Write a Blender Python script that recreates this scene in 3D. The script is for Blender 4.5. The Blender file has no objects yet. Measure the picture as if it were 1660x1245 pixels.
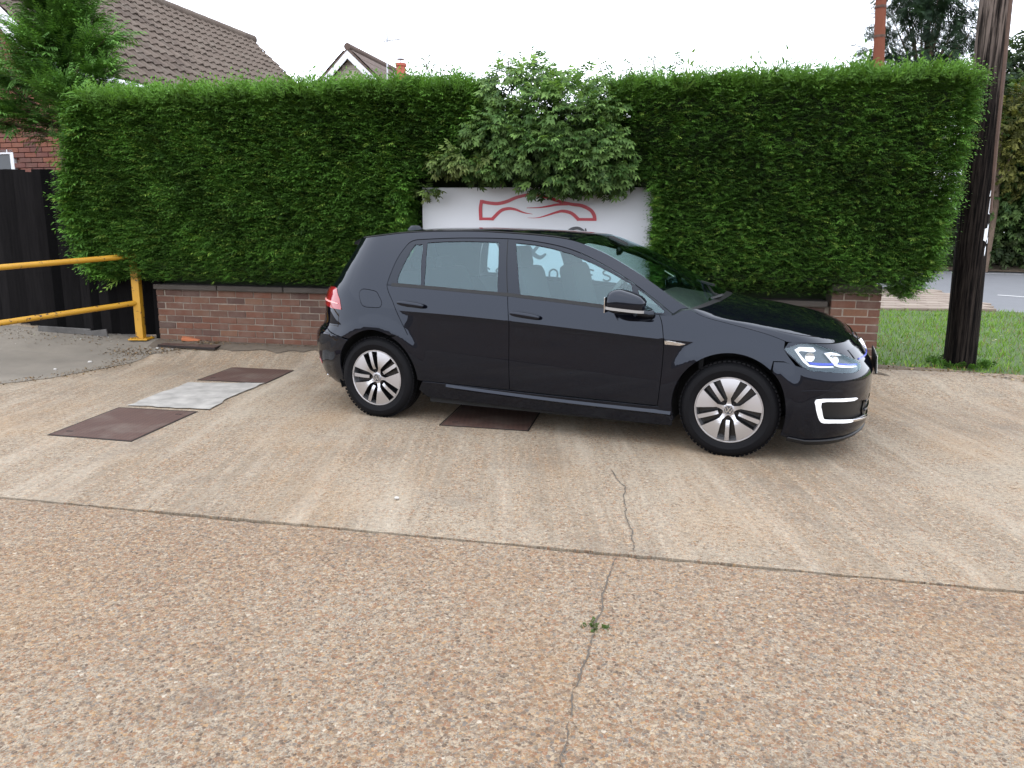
import bpy, bmesh, math
import numpy as np
from mathutils import Matrix, Vector
from mathutils.geometry import delaunay_2d_cdt

# ---------------------------------------------------------------- camera, sky, sun, exposure
scene = bpy.context.scene
cam_data = bpy.data.cameras.new('camera')
cam = bpy.data.objects.new('camera', cam_data)
scene.collection.objects.link(cam)
scene.camera = cam
cam_data.sensor_width = 36.0
cam_data.lens = 36.0 * 1243.04 / 1660.0
cam_data.clip_start = 0.05
cam_data.clip_end = 600.0
cam.matrix_world = (Matrix.Translation((0, 0, 1.45)) @ Matrix.Rotation(math.radians(90 - 11.502), 4, 'X')
                    @ Matrix.Rotation(math.radians(0.474), 4, 'Z'))

SUN_EL, SUN_AZ = math.radians(58), math.radians(205)      # azimuth: compass angle from +Y, clockwise
world = bpy.data.worlds.new('World')
scene.world = world
world.use_nodes = True
wn, wl = world.node_tree.nodes, world.node_tree.links
wn.clear()
w_out = wn.new('ShaderNodeOutputWorld')
w_bg = wn.new('ShaderNodeBackground')
w_sky = wn.new('ShaderNodeTexSky')
w_sky.sky_type = 'NISHITA'
w_sky.sun_disc = False
w_sky.sun_elevation = SUN_EL
w_sky.sun_rotation = SUN_AZ
w_sky.air_density = 1.0
w_sky.dust_density = 4.0
w_mix = wn.new('ShaderNodeMix')
w_mix.data_type = 'RGBA'
w_mix.inputs['Factor'].default_value = 0.86                 # an even white overcast over a little of the blue above it
w_mix.inputs['B'].default_value = (20.0, 21.0, 23.2, 1)
wl.new(w_sky.outputs['Color'], w_mix.inputs['A'])
wl.new(w_mix.outputs['Result'], w_bg.inputs['Color'])
w_bg.inputs['Strength'].default_value = 0.15
wl.new(w_bg.outputs['Background'], w_out.inputs['Surface'])

sun_data = bpy.data.lights.new('sun', 'SUN')
sun_data.energy = 0.5
sun_data.angle = math.radians(110)
sun_data.color = (1.0, 0.965, 0.91)
sun = bpy.data.objects.new('sun', sun_data)
scene.collection.objects.link(sun)
_sd = Vector((math.sin(SUN_AZ) * math.cos(SUN_EL), math.cos(SUN_AZ) * math.cos(SUN_EL), math.sin(SUN_EL)))
sun.rotation_euler = _sd.to_track_quat('Z', 'Y').to_euler()

scene.view_settings.view_transform = 'Standard'
scene.view_settings.look = 'None'
scene.view_settings.exposure = 0.0
scene.view_settings.gamma = 1.0
scene.view_settings.use_curve_mapping = False
scene.cycles.caustics_reflective = False
scene.cycles.caustics_refractive = False
scene.cycles.max_bounces = 5
scene.cycles.diffuse_bounces = 2
scene.cycles.glossy_bounces = 3
scene.cycles.transmission_bounces = 3
scene.cycles.use_adaptive_sampling = True
scene.cycles.adaptive_threshold = 0.02
scene.cycles.transparent_max_bounces = 12
scene.cycles.use_denoising = True
# ---------------------------------------------------------------- helpers
rng = np.random.RandomState(7)
COL = scene.collection


def link(o, parent=None):
    COL.objects.link(o)
    if parent is not None:
        o.parent = parent
    return o


def tag(o, label=None, cat=None, group=None, kind=None):
    if label: o['label'] = label
    if cat: o['category'] = cat
    if group: o['group'] = group
    if kind: o['kind'] = kind
    return o


def empty(name, loc=(0, 0, 0), rz=0.0, parent=None):
    o = bpy.data.objects.new(name, None)
    o.empty_display_size = 0.1
    o.location = loc
    o.rotation_euler = (0, 0, rz)
    return link(o, parent)


def mesh_data(name, verts, faces, mats=(), smooth=False, fmat=None):
    me = bpy.data.meshes.new(name)
    me.from_pydata([tuple(v) for v in verts], [], [tuple(int(i) for i in f) for f in faces])
    for m in mats: me.materials.append(m)
    if fmat is not None: me.polygons.foreach_set('material_index', np.asarray(fmat, dtype=np.int32))
    if smooth: me.polygons.foreach_set('use_smooth', np.ones(len(me.polygons), dtype=bool))
    me.update()
    return me


def obj(name, me, parent=None, loc=None):
    o = bpy.data.objects.new(name, me)
    if loc is not None: o.location = loc
    return link(o, parent)


def big_mesh(name, V, F, mat, col=None):
    """V (n,3), F (m,k) arrays: fast path for foliage"""
    V = np.asarray(V, dtype=np.float32); F = np.asarray(F, dtype=np.int32)
    me = bpy.data.meshes.new(name)
    k = F.shape[1]
    me.vertices.add(len(V)); me.vertices.foreach_set('co', V.ravel())
    me.loops.add(F.size); me.loops.foreach_set('vertex_index', F.ravel())
    me.polygons.add(len(F))
    me.polygons.foreach_set('loop_start', np.arange(0, F.size, k, dtype=np.int32))
    me.polygons.foreach_set('loop_total', np.full(len(F), k, dtype=np.int32))
    me.materials.append(mat)
    if col is not None:
        a = me.color_attributes.new('Col', 'FLOAT_COLOR', 'POINT')
        c = np.ones((len(V), 4), dtype=np.float32); c[:, :3] = col
        a.data.foreach_set('color', c.ravel())
    me.update(); me.validate()
    return me


class MB:
    """collects simple shapes into one mesh"""
    def __init__(self): self.v = []; self.f = []; self.m = []

    def add(self, v, f, mi=0):
        b = len(self.v); self.v += [tuple(p) for p in v]
        self.f += [tuple(i + b for i in q) for q in f]; self.m += [mi] * len(f); return self

    def box(self, c, s, M=None, mi=0):
        x, y, z = s[0] / 2, s[1] / 2, s[2] / 2
        P = [Vector((a * x, b * y, d * z)) for a in (-1, 1) for b in (-1, 1) for d in (-1, 1)]
        if M is not None: P = [M @ p for p in P]
        P = [p + Vector(c) for p in P]
        return self.add(P, [(0, 1, 3, 2), (4, 6, 7, 5), (0, 4, 5, 1), (2, 3, 7, 6), (0, 2, 6, 4), (1, 5, 7, 3)], mi)

    def tube(self, pts, r, n=8, caps=True, mi=0):
        pts = [Vector(p) for p in pts]
        rs = r if hasattr(r, '__len__') else [r] * len(pts)
        rings = []
        for i, p in enumerate(pts):
            t = (pts[min(i + 1, len(pts) - 1)] - pts[max(i - 1, 0)]).normalized()
            a = Vector((0, 0, 1)) if abs(t.z) < .9 else Vector((1, 0, 0))
            u = t.cross(a).normalized(); w = t.cross(u).normalized()
            rings.append([p + (u * math.cos(2 * math.pi * k / n) + w * math.sin(2 * math.pi * k / n)) * rs[i] for k in range(n)])
        V = [p for R in rings for p in R]; F = []
        for i in range(len(pts) - 1):
            for k in range(n):
                F.append((i * n + k, i * n + (k + 1) % n, (i + 1) * n + (k + 1) % n, (i + 1) * n + k))
        if caps:
            F.append(tuple(range(n))[::-1]); F.append(tuple((len(pts) - 1) * n + k for k in range(n)))
        return self.add(V, F, mi)

    def lathe(self, prof, n=48, axis='y', mi=0, close=False):
        V = []; F = []; m = len(prof)
        for k in range(n):
            a = 2 * math.pi * k / n
            for r, h in prof:
                V.append((r * math.cos(a), h, r * math.sin(a)) if axis == 'y' else (r * math.cos(a), r * math.sin(a), h))
        for k in range(n):
            for j in range(m - 1 + (1 if close else 0)):
                F.append((k * m + j, k * m + (j + 1) % m, ((k + 1) % n) * m + (j + 1) % m, ((k + 1) % n) * m + j))
        return self.add(V, F, mi)

    def build(self, name, mats, parent=None, smooth=False, loc=None, bevel=0.0):
        if not isinstance(mats, (list, tuple)): mats = [mats]
        me = mesh_data(name, self.v, self.f, mats, smooth, self.m)
        bm = bmesh.new(); bm.from_mesh(me)
        bmesh.ops.recalc_face_normals(bm, faces=bm.faces)
        if bevel > 0: bmesh.ops.bevel(bm, geom=list(bm.edges), offset=bevel, segments=2, affect='EDGES', profile=.5)
        bm.to_mesh(me); bm.free()
        if smooth: me.set_sharp_from_angle(angle=math.radians(38))
        return obj(name, me, parent, loc)


def pchip(P, x):
    xs = np.array([p[0] for p in P], float); ys = np.array([p[1] for p in P], float)
    h = np.diff(xs); dl = np.diff(ys) / h; d = np.zeros_like(ys)
    for i in range(1, len(xs) - 1):
        if dl[i - 1] * dl[i] > 0:
            w1 = 2 * h[i] + h[i - 1]; w2 = h[i] + 2 * h[i - 1]
            d[i] = (w1 + w2) / (w1 / dl[i - 1] + w2 / dl[i])
    d[0] = dl[0]; d[-1] = dl[-1]
    x = np.clip(np.asarray(x, float), xs[0], xs[-1])
    i = np.clip(np.searchsorted(xs, x, side='right') - 1, 0, len(xs) - 2)
    t = (x - xs[i]) / h[i]
    return (ys[i] * (2 * t**3 - 3 * t**2 + 1) + d[i] * h[i] * (t**3 - 2 * t**2 + t)
            + ys[i + 1] * (-2 * t**3 + 3 * t**2) + d[i + 1] * h[i] * (t**3 - t**2))


def sst(a, b, t):
    t = np.clip((np.asarray(t, float) - a) / (b - a), 0, 1)
    return t * t * (3 - 2 * t)


def wob(x, y, z, f=1.0, seed=0.0):
    """cheap smooth noise, about -1..1"""
    s = seed * 1.7
    return (np.sin(1.7 * f * x + 2.3 * f * y + s) * np.cos(2.1 * f * z - 1.3 * f * x + s * 2) + .6 * np.sin(3.9 * f * x - 2.7 * f * z + s * 3)
            * np.cos(3.1 * f * y + 1.1 * s) + .35 * np.sin(7.3 * f * z + 6.1 * f * x + s) * np.cos(6.7 * f * y - 5.3 * f * x)) / 1.6


def inpoly(P, poly):
    P = np.asarray(P, float); poly = np.asarray(poly, float)
    x, y = P[:, 0], P[:, 1]; r = np.zeros(len(P), bool); j = len(poly) - 1
    for i in range(len(poly)):
        xi, yi = poly[i]; xj, yj = poly[j]
        c = (yi > y) != (yj > y)
        if yj != yi: r ^= c & (x < (xj - xi) * (y - yi) / (yj - yi) + xi)
        j = i
    return r


def densify(poly, d, closed=True):
    out = []; n = len(poly)
    for i in range(n if closed else n - 1):
        a = np.array(poly[i], float); b = np.array(poly[(i + 1) % n], float)
        k = max(1, int(math.ceil(np.linalg.norm(b - a) / d)))
        out += [tuple(a + (b - a) * t / k) for t in range(k)]
    if not closed: out.append(tuple(poly[-1]))
    return out


def smooth_curve(pts, n=6, closed=False):
    """Catmull-Rom"""
    P = [np.array(p, float) for p in pts]; m = len(P); out = []
    for i in range(m if closed else m - 1):
        p1, p2 = P[i], P[(i + 1) % m]
        p0 = P[i - 1] if (closed or i > 0) else 2 * p1 - p2
        p3 = P[(i + 2) % m] if (closed or i + 2 < m) else 2 * p2 - p1
        for k in range(n):
            t = k / n
            out.append(tuple(.5 * (2 * p1 + (p2 - p0) * t + (2 * p0 - 5 * p1 + 4 * p2 - p3) * t * t + (3 * p1 - p0 - 3 * p2 + p3) * t**3)))
    if not closed: out.append(tuple(P[-1]))
    return out


def poly_area(p):
    p = np.asarray(p, float); q = np.roll(p, -1, 0)
    return .5 * np.sum(p[:, 0] * q[:, 1] - q[:, 0] * p[:, 1])


def inset(poly, g):
    p = np.asarray(poly, float)
    if poly_area(p) < 0: p = p[::-1]
    e = np.roll(p, -1, 0) - p; L = np.linalg.norm(e, axis=1); p = p[L > 1e-6]
    e = np.roll(p, -1, 0) - p; e /= np.linalg.norm(e, axis=1)[:, None]
    nrm = np.stack([-e[:, 1], e[:, 0]], 1); pn = np.roll(nrm, 1, 0)
    m = nrm + pn; l2 = np.maximum(np.sum(m * m, 1), .5)
    return p + m * (2 * g / l2)[:, None]


def tri_domain(outer, holes=(), spacing=.03, lines=()):
    """constrained Delaunay of a 2-D outline with holes and inner lines"""
    loops = [densify(outer, spacing)] + [densify(h, spacing) for h in holes]
    V = []; E = []
    for L in loops:
        b = len(V); V += L; E += [(b + i, b + (i + 1) % len(L)) for i in range(len(L))]
    B = np.array(V)
    for ln in lines:
        L = densify(ln, spacing, False)
        L = [p for p in L if inpoly([p], loops[0])[0] and np.min(np.hypot(B[:, 0] - p[0], B[:, 1] - p[1])) > .3 * spacing]
        b = len(V); V += L; E += [(b + i, b + i + 1) for i in range(len(L) - 1)
                                  if math.dist(L[i], L[i + 1]) < 2.2 * spacing]
    A = np.array(V)
    lo, hi = B.min(0), B.max(0)
    gx, gy = np.meshgrid(np.arange(lo[0] + spacing / 2, hi[0], spacing), np.arange(lo[1] + spacing / 2, hi[1], spacing))
    G = np.stack([gx.ravel(), gy.ravel()], 1)
    if len(G):
        ok = inpoly(G, loops[0])
        for h in loops[1:]: ok &= ~inpoly(G, h)
        G = G[ok]
        if len(G):
            dmin = np.array([np.min(np.hypot(A[:, 0] - g[0], A[:, 1] - g[1])) for g in G])
            G = G[dmin > .55 * spacing]
    vv = [Vector(p) for p in V] + [Vector(p) for p in G]
    r = delaunay_2d_cdt(vv, E, [], 0, 1e-6)
    P = np.array([tuple(p) for p in r[0]]); T = np.array([tuple(t) for t in r[2] if len(t) == 3])
    c = P[T].mean(1)
    ok = inpoly(c, loops[0])
    for h in loops[1:]: ok &= ~inpoly(c, h)
    T = T[ok]
    a = P[T]; ar = (a[:, 1, 0] - a[:, 0, 0]) * (a[:, 2, 1] - a[:, 0, 1]) - (a[:, 2, 0] - a[:, 0, 0]) * (a[:, 1, 1] - a[:, 0, 1])
    T[ar < 0] = T[ar < 0][:, ::-1]
    T = T[np.abs(ar) > 1e-9]
    return P, T


# ---------------------------------------------------------------- materials
class NT:
    def __init__(self, name):
        self.mat = bpy.data.materials.new(name); self.mat.use_nodes = True
        self.t = self.mat.node_tree; self.n = self.t.nodes; self.n.clear()
        self.out = self.n.new('ShaderNodeOutputMaterial')

    def new(self, typ, **kw):
        nd = self.n.new(typ)
        for k, v in kw.items(): setattr(nd, k, v)
        return nd

    def link(self, a, b): self.t.links.new(a, b)

    def setin(self, nd, **kw):
        for k, v in kw.items():
            k = k.replace('_', ' ')
            if hasattr(v, 'is_output') or isinstance(v, bpy.types.NodeSocket): self.link(v, nd.inputs[k])
            else:
                if isinstance(v, tuple) and len(v) == 3 and nd.inputs[k].type == 'RGBA': v = (*v, 1)
                nd.inputs[k].default_value = v
        return nd

    def pbsdf(self, **kw):
        b = self.new('ShaderNodeBsdfPrincipled'); self.setin(b, **kw)
        self.link(b.outputs[0], self.out.inputs['Surface']); return b

    def pos(self): return self.new('ShaderNodeNewGeometry').outputs['Position']

    def objco(self): return self.new('ShaderNodeTexCoord').outputs['Object']

    def mapping(self, vec, scale=(1, 1, 1), rot=(0, 0, 0), loc=(0, 0, 0)):
        m = self.new('ShaderNodeMapping'); self.link(vec, m.inputs['Vector'])
        m.inputs['Scale'].default_value = scale; m.inputs['Rotation'].default_value = rot; m.inputs['Location'].default_value = loc
        return m.outputs[0]

    def noise(self, vec, scale, detail=3, rough=.55, out='Fac', dist=0.0):
        n = self.new('ShaderNodeTexNoise'); self.link(vec, n.inputs['Vector'])
        n.inputs['Scale'].default_value = scale; n.inputs['Detail'].default_value = detail
        n.inputs['Roughness'].default_value = rough; n.inputs['Distortion'].default_value = dist
        return n.outputs[out]

    def ramp(self, fac, stops, interp='LINEAR'):
        r = self.new('ShaderNodeValToRGB'); r.color_ramp.interpolation = interp
        el = r.color_ramp.elements
        while len(el) > 1: el.remove(el[-1])
        for i, (p, c) in enumerate(stops):
            e = el[0] if i == 0 else el.new(p)
            e.position = p; e.color = (*c, 1) if len(c) == 3 else c
        self.link(fac, r.inputs[0]); return r.outputs[0]

    def mix(self, fac, a, b, mode='MIX'):
        m = self.new('ShaderNodeMix'); m.data_type = 'RGBA'; m.blend_type = mode
        for s, v in (('Factor', fac), ('A', a), ('B', b)):
            k = m.inputs[s] if s == 'Factor' else [i for i in m.inputs if i.name == s and i.type == 'RGBA'][0]
            if isinstance(v, bpy.types.NodeSocket): self.link(v, k)
            elif s == 'Factor': k.default_value = v
            else: k.default_value = (*v, 1)
        return m.outputs['Result'] if False else [o for o in m.outputs if o.type == 'RGBA'][0]

    def math(self, op, a, b=0.0, c=None):
        m = self.new('ShaderNodeMath'); m.operation = op
        for i, v in enumerate((a, b) if c is None else (a, b, c)):
            if isinstance(v, bpy.types.NodeSocket): self.link(v, m.inputs[i])
            else: m.inputs[i].default_value = v
        return m.outputs[0]

    def bump(self, h, strength=.5, dist=.01):
        b = self.new('ShaderNodeBump'); self.link(h, b.inputs['Height'])
        b.inputs['Strength'].default_value = strength; b.inputs['Distance'].default_value = dist
        return b.outputs[0]


def simple(name, col, rough=.5, metal=0.0, noise=0.0, nscale=8.0, bump=0.0, bscale=60.0, **kw):
    t = NT(name); c = col
    if noise > 0:
        f = t.noise(t.pos(), nscale, 4)
        c = t.mix(f, tuple(max(0, x * (1 - noise)) for x in col), tuple(min(1, x * (1 + noise)) for x in col))
    b = t.pbsdf(Base_Color=c, Roughness=rough, Metallic=metal, **kw)
    if bump > 0: t.link(t.bump(t.noise(t.pos(), bscale, 4), bump, .004), b.inputs['Normal'])
    return t.mat


def emissive(name, col, strength, base=(.8, .8, .8)):
    t = NT(name); t.pbsdf(Base_Color=base, Roughness=.25, Emission_Color=col, Emission_Strength=strength); return t.mat


def foliage_mat(name, trans=.25, rough=.55, spec=.3):
    t = NT(name)
    a = t.new('ShaderNodeAttribute', attribute_name='Col')
    p = t.new('ShaderNodeBsdfPrincipled'); t.setin(p, Base_Color=a.outputs['Color'], Roughness=rough)
    p.inputs['Specular IOR Level'].default_value = spec
    tr = t.new('ShaderNodeBsdfTranslucent')
    t.link(t.mix(1.0, a.outputs['Color'], (1.25, 1.3, .6), 'MULTIPLY'), tr.inputs['Color'])
    m = t.new('ShaderNodeMixShader'); m.inputs[0].default_value = trans
    t.link(p.outputs[0], m.inputs[1]); t.link(tr.outputs[0], m.inputs[2]); t.link(m.outputs[0], t.out.inputs['Surface'])
    return t.mat


# wall frame: s along the wall (to the right), q towards the camera, z up
WALL_P0 = np.array([-4.135, 8.914]); WALL_YAW = math.radians(11.745)
WD = np.array([math.cos(WALL_YAW), -math.sin(WALL_YAW)]); WN = np.array([-math.sin(WALL_YAW), -math.cos(WALL_YAW)])


def wp(s, q, z):
    s = np.asarray(s, float); q = np.asarray(q, float); z = np.asarray(z, float)
    s, q, z = np.broadcast_arrays(s, q, z)
    return np.stack([WALL_P0[0] + WD[0] * s + WN[0] * q, WALL_P0[1] + WD[1] * s + WN[1] * q, z], -1)


def to_sq(X, Y):
    a = np.asarray(X, float) - WALL_P0[0]; b = np.asarray(Y, float) - WALL_P0[1]
    return a * WD[0] + b * WD[1], a * WN[0] + b * WN[1]


def gz(X, Y):
    """height of the forecourt: level under the car, lifting to the wall foot and to the fence at the left"""
    s, q = to_sq(X, Y)
    up = .137 * (1 - sst(.02, .85, q))
    left = .17 * sst(-.1, -2.6, s) * (1 - sst(.3, 3.2, q))
    return up + left
# ---------------------------------------------------------------- ground, slabs, verge, road
def aggregate(name, expose, warm, gain=(1, 1, 1)):
    """concrete with its stones showing: expose 0..1 how far the cement has worn off"""
    t = NT(name); P = t.pos(); P2 = t.mapping(P, (1, 1, .3))
    PAL = [(0, (.085, .058, .043)), (.10, (.185, .105, .062)), (.22, (.225, .128, .070)), (.34, (.225, .165, .115)), (.46, (.135, .098, .076)), (.56, (.250, .175, .110)),
           (.66, (.215, .110, .065)), (.74, (.305, .195, .105)), (.81, (.310, .255, .195)), (.88, (.130, .118, .112)), (.945, (.34, .28, .21)), (.990, (.42, .38, .33))]

    def stones(scale, seed):
        m = t.mapping(P2, (1, 1, 1), (0, 0, seed), (seed, seed * 2, 0))
        w = t.new('ShaderNodeVectorMath', operation='ADD'); t.link(m, w.inputs[0])      # warp, so that the stones are not regular cells
        sc = t.new('ShaderNodeVectorMath', operation='SCALE'); t.link(t.noise(m, scale * .8, 0, .5, 'Color'), sc.inputs[0]); sc.inputs['Scale'].default_value = .5 / scale; t.link(sc.outputs[0], w.inputs[1])
        v = t.new('ShaderNodeTexVoronoi', feature='F1'); t.link(w.outputs[0], v.inputs['Vector']); v.inputs['Scale'].default_value = scale
        e = t.new('ShaderNodeTexVoronoi', feature='DISTANCE_TO_EDGE'); t.link(w.outputs[0], e.inputs['Vector']); e.inputs['Scale'].default_value = scale
        sp = t.new('ShaderNodeSeparateColor'); t.link(v.outputs['Color'], sp.inputs[0])
        return t.ramp(sp.outputs[0], PAL, 'CONSTANT'), sp.outputs[1], e.outputs['Distance']
    c1, k1, e1 = stones(82, .4); c2, k2, e2 = stones(165, 1.3)
    fine = t.noise(P, 330, 2, .8); big = t.noise(P, .8, 2, .6); mid = t.noise(P, 6, 3, .65)
    cem = t.mix(fine, (.115, .097, .078), (.335, .292, .24))
    cem = t.mix(t.math('MULTIPLY', mid, .5), cem, (.29, .258, .215))
    wear = t.math('ADD', t.math('MULTIPLY', t.math('SUBTRACT', big, .5), 1.3), t.math('MULTIPLY', t.math('SUBTRACT', mid, .5), 1.0))
    m2 = t.math('MULTIPLY', t.ramp(t.math('ADD', k2, wear), [(max(0, .80 - expose), (0, 0, 0)), (min(1, .98 - expose), (1, 1, 1))]), t.ramp(e2, [(.02, (0, 0, 0)), (.12, (1, 1, 1))]))
    m1 = t.math('MULTIPLY', t.ramp(t.math('ADD', k1, wear), [(max(0, 1.02 - expose), (0, 0, 0)), (min(1, 1.12 - expose), (1, 1, 1))]), t.ramp(e1, [(.03, (0, 0, 0)), (.10, (1, 1, 1))]))
    gap_shade = t.ramp(t.noise(P, 210, 1, .6), [(.30, (1, 1, 1)), (.46, (0, 0, 0))])           # dark specks in the cement: occlusion between the stones put into the colour
    cem = t.mix(t.math('MULTIPLY', gap_shade, .75), cem, (.055, .045, .037))
    c = t.mix(t.math('MULTIPLY', m2, .85), cem, c2)
    c = t.mix(t.math('MULTIPLY', m1, t.math('SUBTRACT', 1.0, t.math('MULTIPLY', fine, .25))), c, c1)
    gr = t.noise(P, 34, 3, .85)                            # coarse grain that still reads further off
    c = t.mix(t.math('MULTIPLY', t.ramp(gr, [(.34, (1, 1, 1)), (.50, (0, 0, 0))]), .55), c, (.085, .066, .050))
    c = t.mix(t.math('MULTIPLY', t.ramp(gr, [(.52, (0, 0, 0)), (.70, (1, 1, 1))]), .45), c, (.40, .345, .275))
    # broad stains: rusty, pale tyre streaks running away from the wall, dark
    rust = t.ramp(t.noise(t.mapping(P, (1, .55, 1)), 1.15, 3, .6), [(.50, (0, 0, 0)), (.72, (1, 1, 1))])
    c = t.mix(t.math('MULTIPLY', rust, .34 * warm), c, (.265, .160, .075))
    st = t.noise(t.mapping(P, (3.2, .28, 1), (0, 0, -.2)), 1.3, 4, .7)
    rib = t.noise(t.mapping(P, (26, .35, 1), (0, 0, -.16)), 1.0, 2, .5)
    c = t.mix(t.math('MULTIPLY', t.ramp(rib, [(.46, (0, 0, 0)), (.56, (1, 1, 1))]), t.math('MULTIPLY', t.ramp(big, [(.40, (0, 0, 0)), (.56, (1, 1, 1))]), 1.3 * (.70 - expose))), c, (.165, .140, .112))
    pale = t.math('MULTIPLY', t.ramp(st, [(.48, (0, 0, 0)), (.66, (1, 1, 1))]), t.math('ADD', .45, t.math('MULTIPLY', fine, .9)))
    c = t.mix(t.math('MULTIPLY', pale, .95 * (.66 - expose)), c, (.40, .37, .325))
    dk = t.ramp(t.noise(P, 1.7, 4, .66), [(.55, (0, 0, 0)), (.72, (1, 1, 1))])
    c = t.mix(t.math('MULTIPLY', dk, .40), c, (.100, .088, .080))
    c = t.mix(1.0, c, gain, 'MULTIPLY')
    b = t.pbsdf(Base_Color=c, Roughness=.85); b.inputs['Specular IOR Level'].default_value = .3
    h = t.math('ADD', t.math('MULTIPLY', t.math('MULTIPLY', e1, m1), 1.0), t.math('ADD', t.math('MULTIPLY', m2, .15), t.math('MULTIPLY', fine, .3)))
    t.link(t.bump(h, .8, .012), b.inputs['Normal'])
    return t.mat


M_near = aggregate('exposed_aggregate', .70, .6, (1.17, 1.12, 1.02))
M_far = aggregate('worn_concrete', .34, .9, (1.22, 1.165, 1.05))
M_soil = simple('dry_soil', (.10, .075, .05), .95, noise=.5, nscale=14, bump=.8, bscale=70)
M_apron = simple('grey_concrete', (.17, .148, .118), .9, noise=.4, nscale=2.2, bump=.4, bscale=90)
M_grass_soil = simple('turf_soil', (.05, .085, .02), .95, noise=.5, nscale=9)
M_road = simple('asphalt', (.13, .134, .142), .85, noise=.12, nscale=3, bump=.3, bscale=120)
M_line = simple('road_paint', (.55, .55, .54), .7, noise=.1, nscale=12)


def sheet(name, mat, pts, spacing, zf, lift=0.0, kind='structure', skirt=0.0):
    """flat outline (world XY) -> mesh that follows the ground height"""
    P, T = tri_domain(pts, spacing=spacing)
    Z = zf(P[:, 0], P[:, 1]) + lift
    V = np.c_[P, Z]; F = [tuple(t) for t in T]
    if skirt > 0:
        from collections import Counter
        ec = Counter(); dr = {}
        for t in T:
            for a, b in ((t[0], t[1]), (t[1], t[2]), (t[2], t[0])):
                k = (min(a, b), max(a, b)); ec[k] += 1; dr[k] = (a, b)
        n0 = len(V); V = np.r_[V, V - np.array([0, 0, skirt])]
        F += [(b, a, a + n0, b + n0) for k, (a, b) in dr.items() if ec[k] == 1]
    o = obj(name, mesh_data(name, V, F, [mat]))
    if kind: o['kind'] = kind
    return o


def sq_poly(pts): return [tuple(wp(s, q, 0)[:2]) for s, q in pts]


# base sheet out to the horizon
me = mesh_data('ground', [(-250, -150, -.06), (250, -150, -.06), (250, 350, -.06), (-250, 350, -.06)], [(0, 1, 2, 3)], [M_soil])
tag(obj('ground', me), kind='structure')

QJ = 4.596


def edge_line(q, s0, s1, amp, seed):
    r = np.random.RandomState(seed); S = np.arange(s0, s1, .045)
    return [(s, q + amp * (r.rand() - .5) + .35 * amp * math.sin(s * 3.1 + seed)) for s in S] + [(s1, q)]


near_edge = edge_line(QJ + .015, -9.0, 13.0, .014, 3)
far_edge = edge_line(QJ - .014, -9.0, 13.0, .008, 5)


def slab(name, mat, edge, q_far, ns, nq, label):
    S = [p[0] for p in edge]; Q0 = [p[1] for p in edge]
    V = []; F = []
    tq = np.linspace(0, 1, nq) ** 1.0
    for s, q0 in zip(S, Q0):
        for k in tq:
            q = q0 + (q_far - q0) * k; x, y, _ = wp(s, q, 0); V.append((x, y, float(gz(x, y))))
    n = nq
    for i in range(len(S) - 1):
        for j in range(n - 1): F.append((i * n + j, i * n + j + 1, (i + 1) * n + j + 1, (i + 1) * n + j))
    b = len(V)                                            # edge face of the joint
    for i in range(len(S)): x, y, z = V[i * n]; V += [(x, y, z), (x, y, z - .05)]
    for i in range(len(S) - 1): F.append((b + 2 * i, b + 2 * i + 2, b + 2 * i + 3, b + 2 * i + 1))
    o = obj(name, mesh_data(name, V, F, [mat], True)); o['kind'] = 'structure'; o['label'] = label
    return o


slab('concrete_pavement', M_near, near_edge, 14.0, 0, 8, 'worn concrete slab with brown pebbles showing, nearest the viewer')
slab('concrete_pavement', M_far, far_edge, -.02, 0, 40, 'pale worn concrete slab under the black car')
# moss and dirt down in the joint
me = mesh_data('joint_filling', [tuple(wp(s, q, z)) for s, q, z in ((-9, QJ - .03, -.016), (13, QJ - .03, -.016), (13, QJ + .03, -.016), (-9, QJ + .03, -.016))],
               [(0, 1, 2, 3)], [simple('joint_moss', (.016, .016, .010), .95, noise=.5, nscale=40)])
tag(obj('joint_filling', me), kind='structure')

# grey apron in front of the fence, rough edge
ap = [(-4.80, 6.85), (-4.45, 7.2), (-4.25, 7.55), (-4.12, 7.95), (-3.98, 8.35), (-3.6, 8.52), (-3.2, 8.60), (-3.0, 8.66), (-4.05, 8.88), (-4.3, 9.15), (-9.5, 9.9), (-9.5, 5.2), (-6.2, 6.1)]
r_ = np.random.RandomState(4)
ap = [(p[0] + .03 * (r_.rand() - .5), p[1] + .05 * (r_.rand() - .5)) for p in densify(ap, .12)]
sheet('concrete_apron', M_apron, ap, .22, gz, .005)
# dirt strip along the wall foot
ds = [(s, .02) for s in np.arange(.0, 7.95, .25)] + [(s, .16 + .10 * r_.rand() + (.10 if s < 2 else 0)) for s in np.arange(7.9, 0, -.09)]
sheet('dirt_strip', simple('wall_foot_dirt', (.10, .078, .056), .95, noise=.55, nscale=9, bump=.6, bscale=80), sq_poly(ds), .12, gz, .007)


def vz(X, Y):
    """verge and road: gently rising away"""
    Y = np.asarray(Y, float)
    return .10 + .020 * np.clip(Y - 13, 0, None) + .015 * np.sin(np.asarray(X) * 1.3) * np.exp(-((Y - 9) / 3) ** 2)


def edge_noise(pts, d, a, seed):
    r = np.random.RandomState(seed)
    return [(p[0] + a * (r.rand() - .5), p[1] + a * (r.rand() - .5)) for p in densify(pts, d)]


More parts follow.
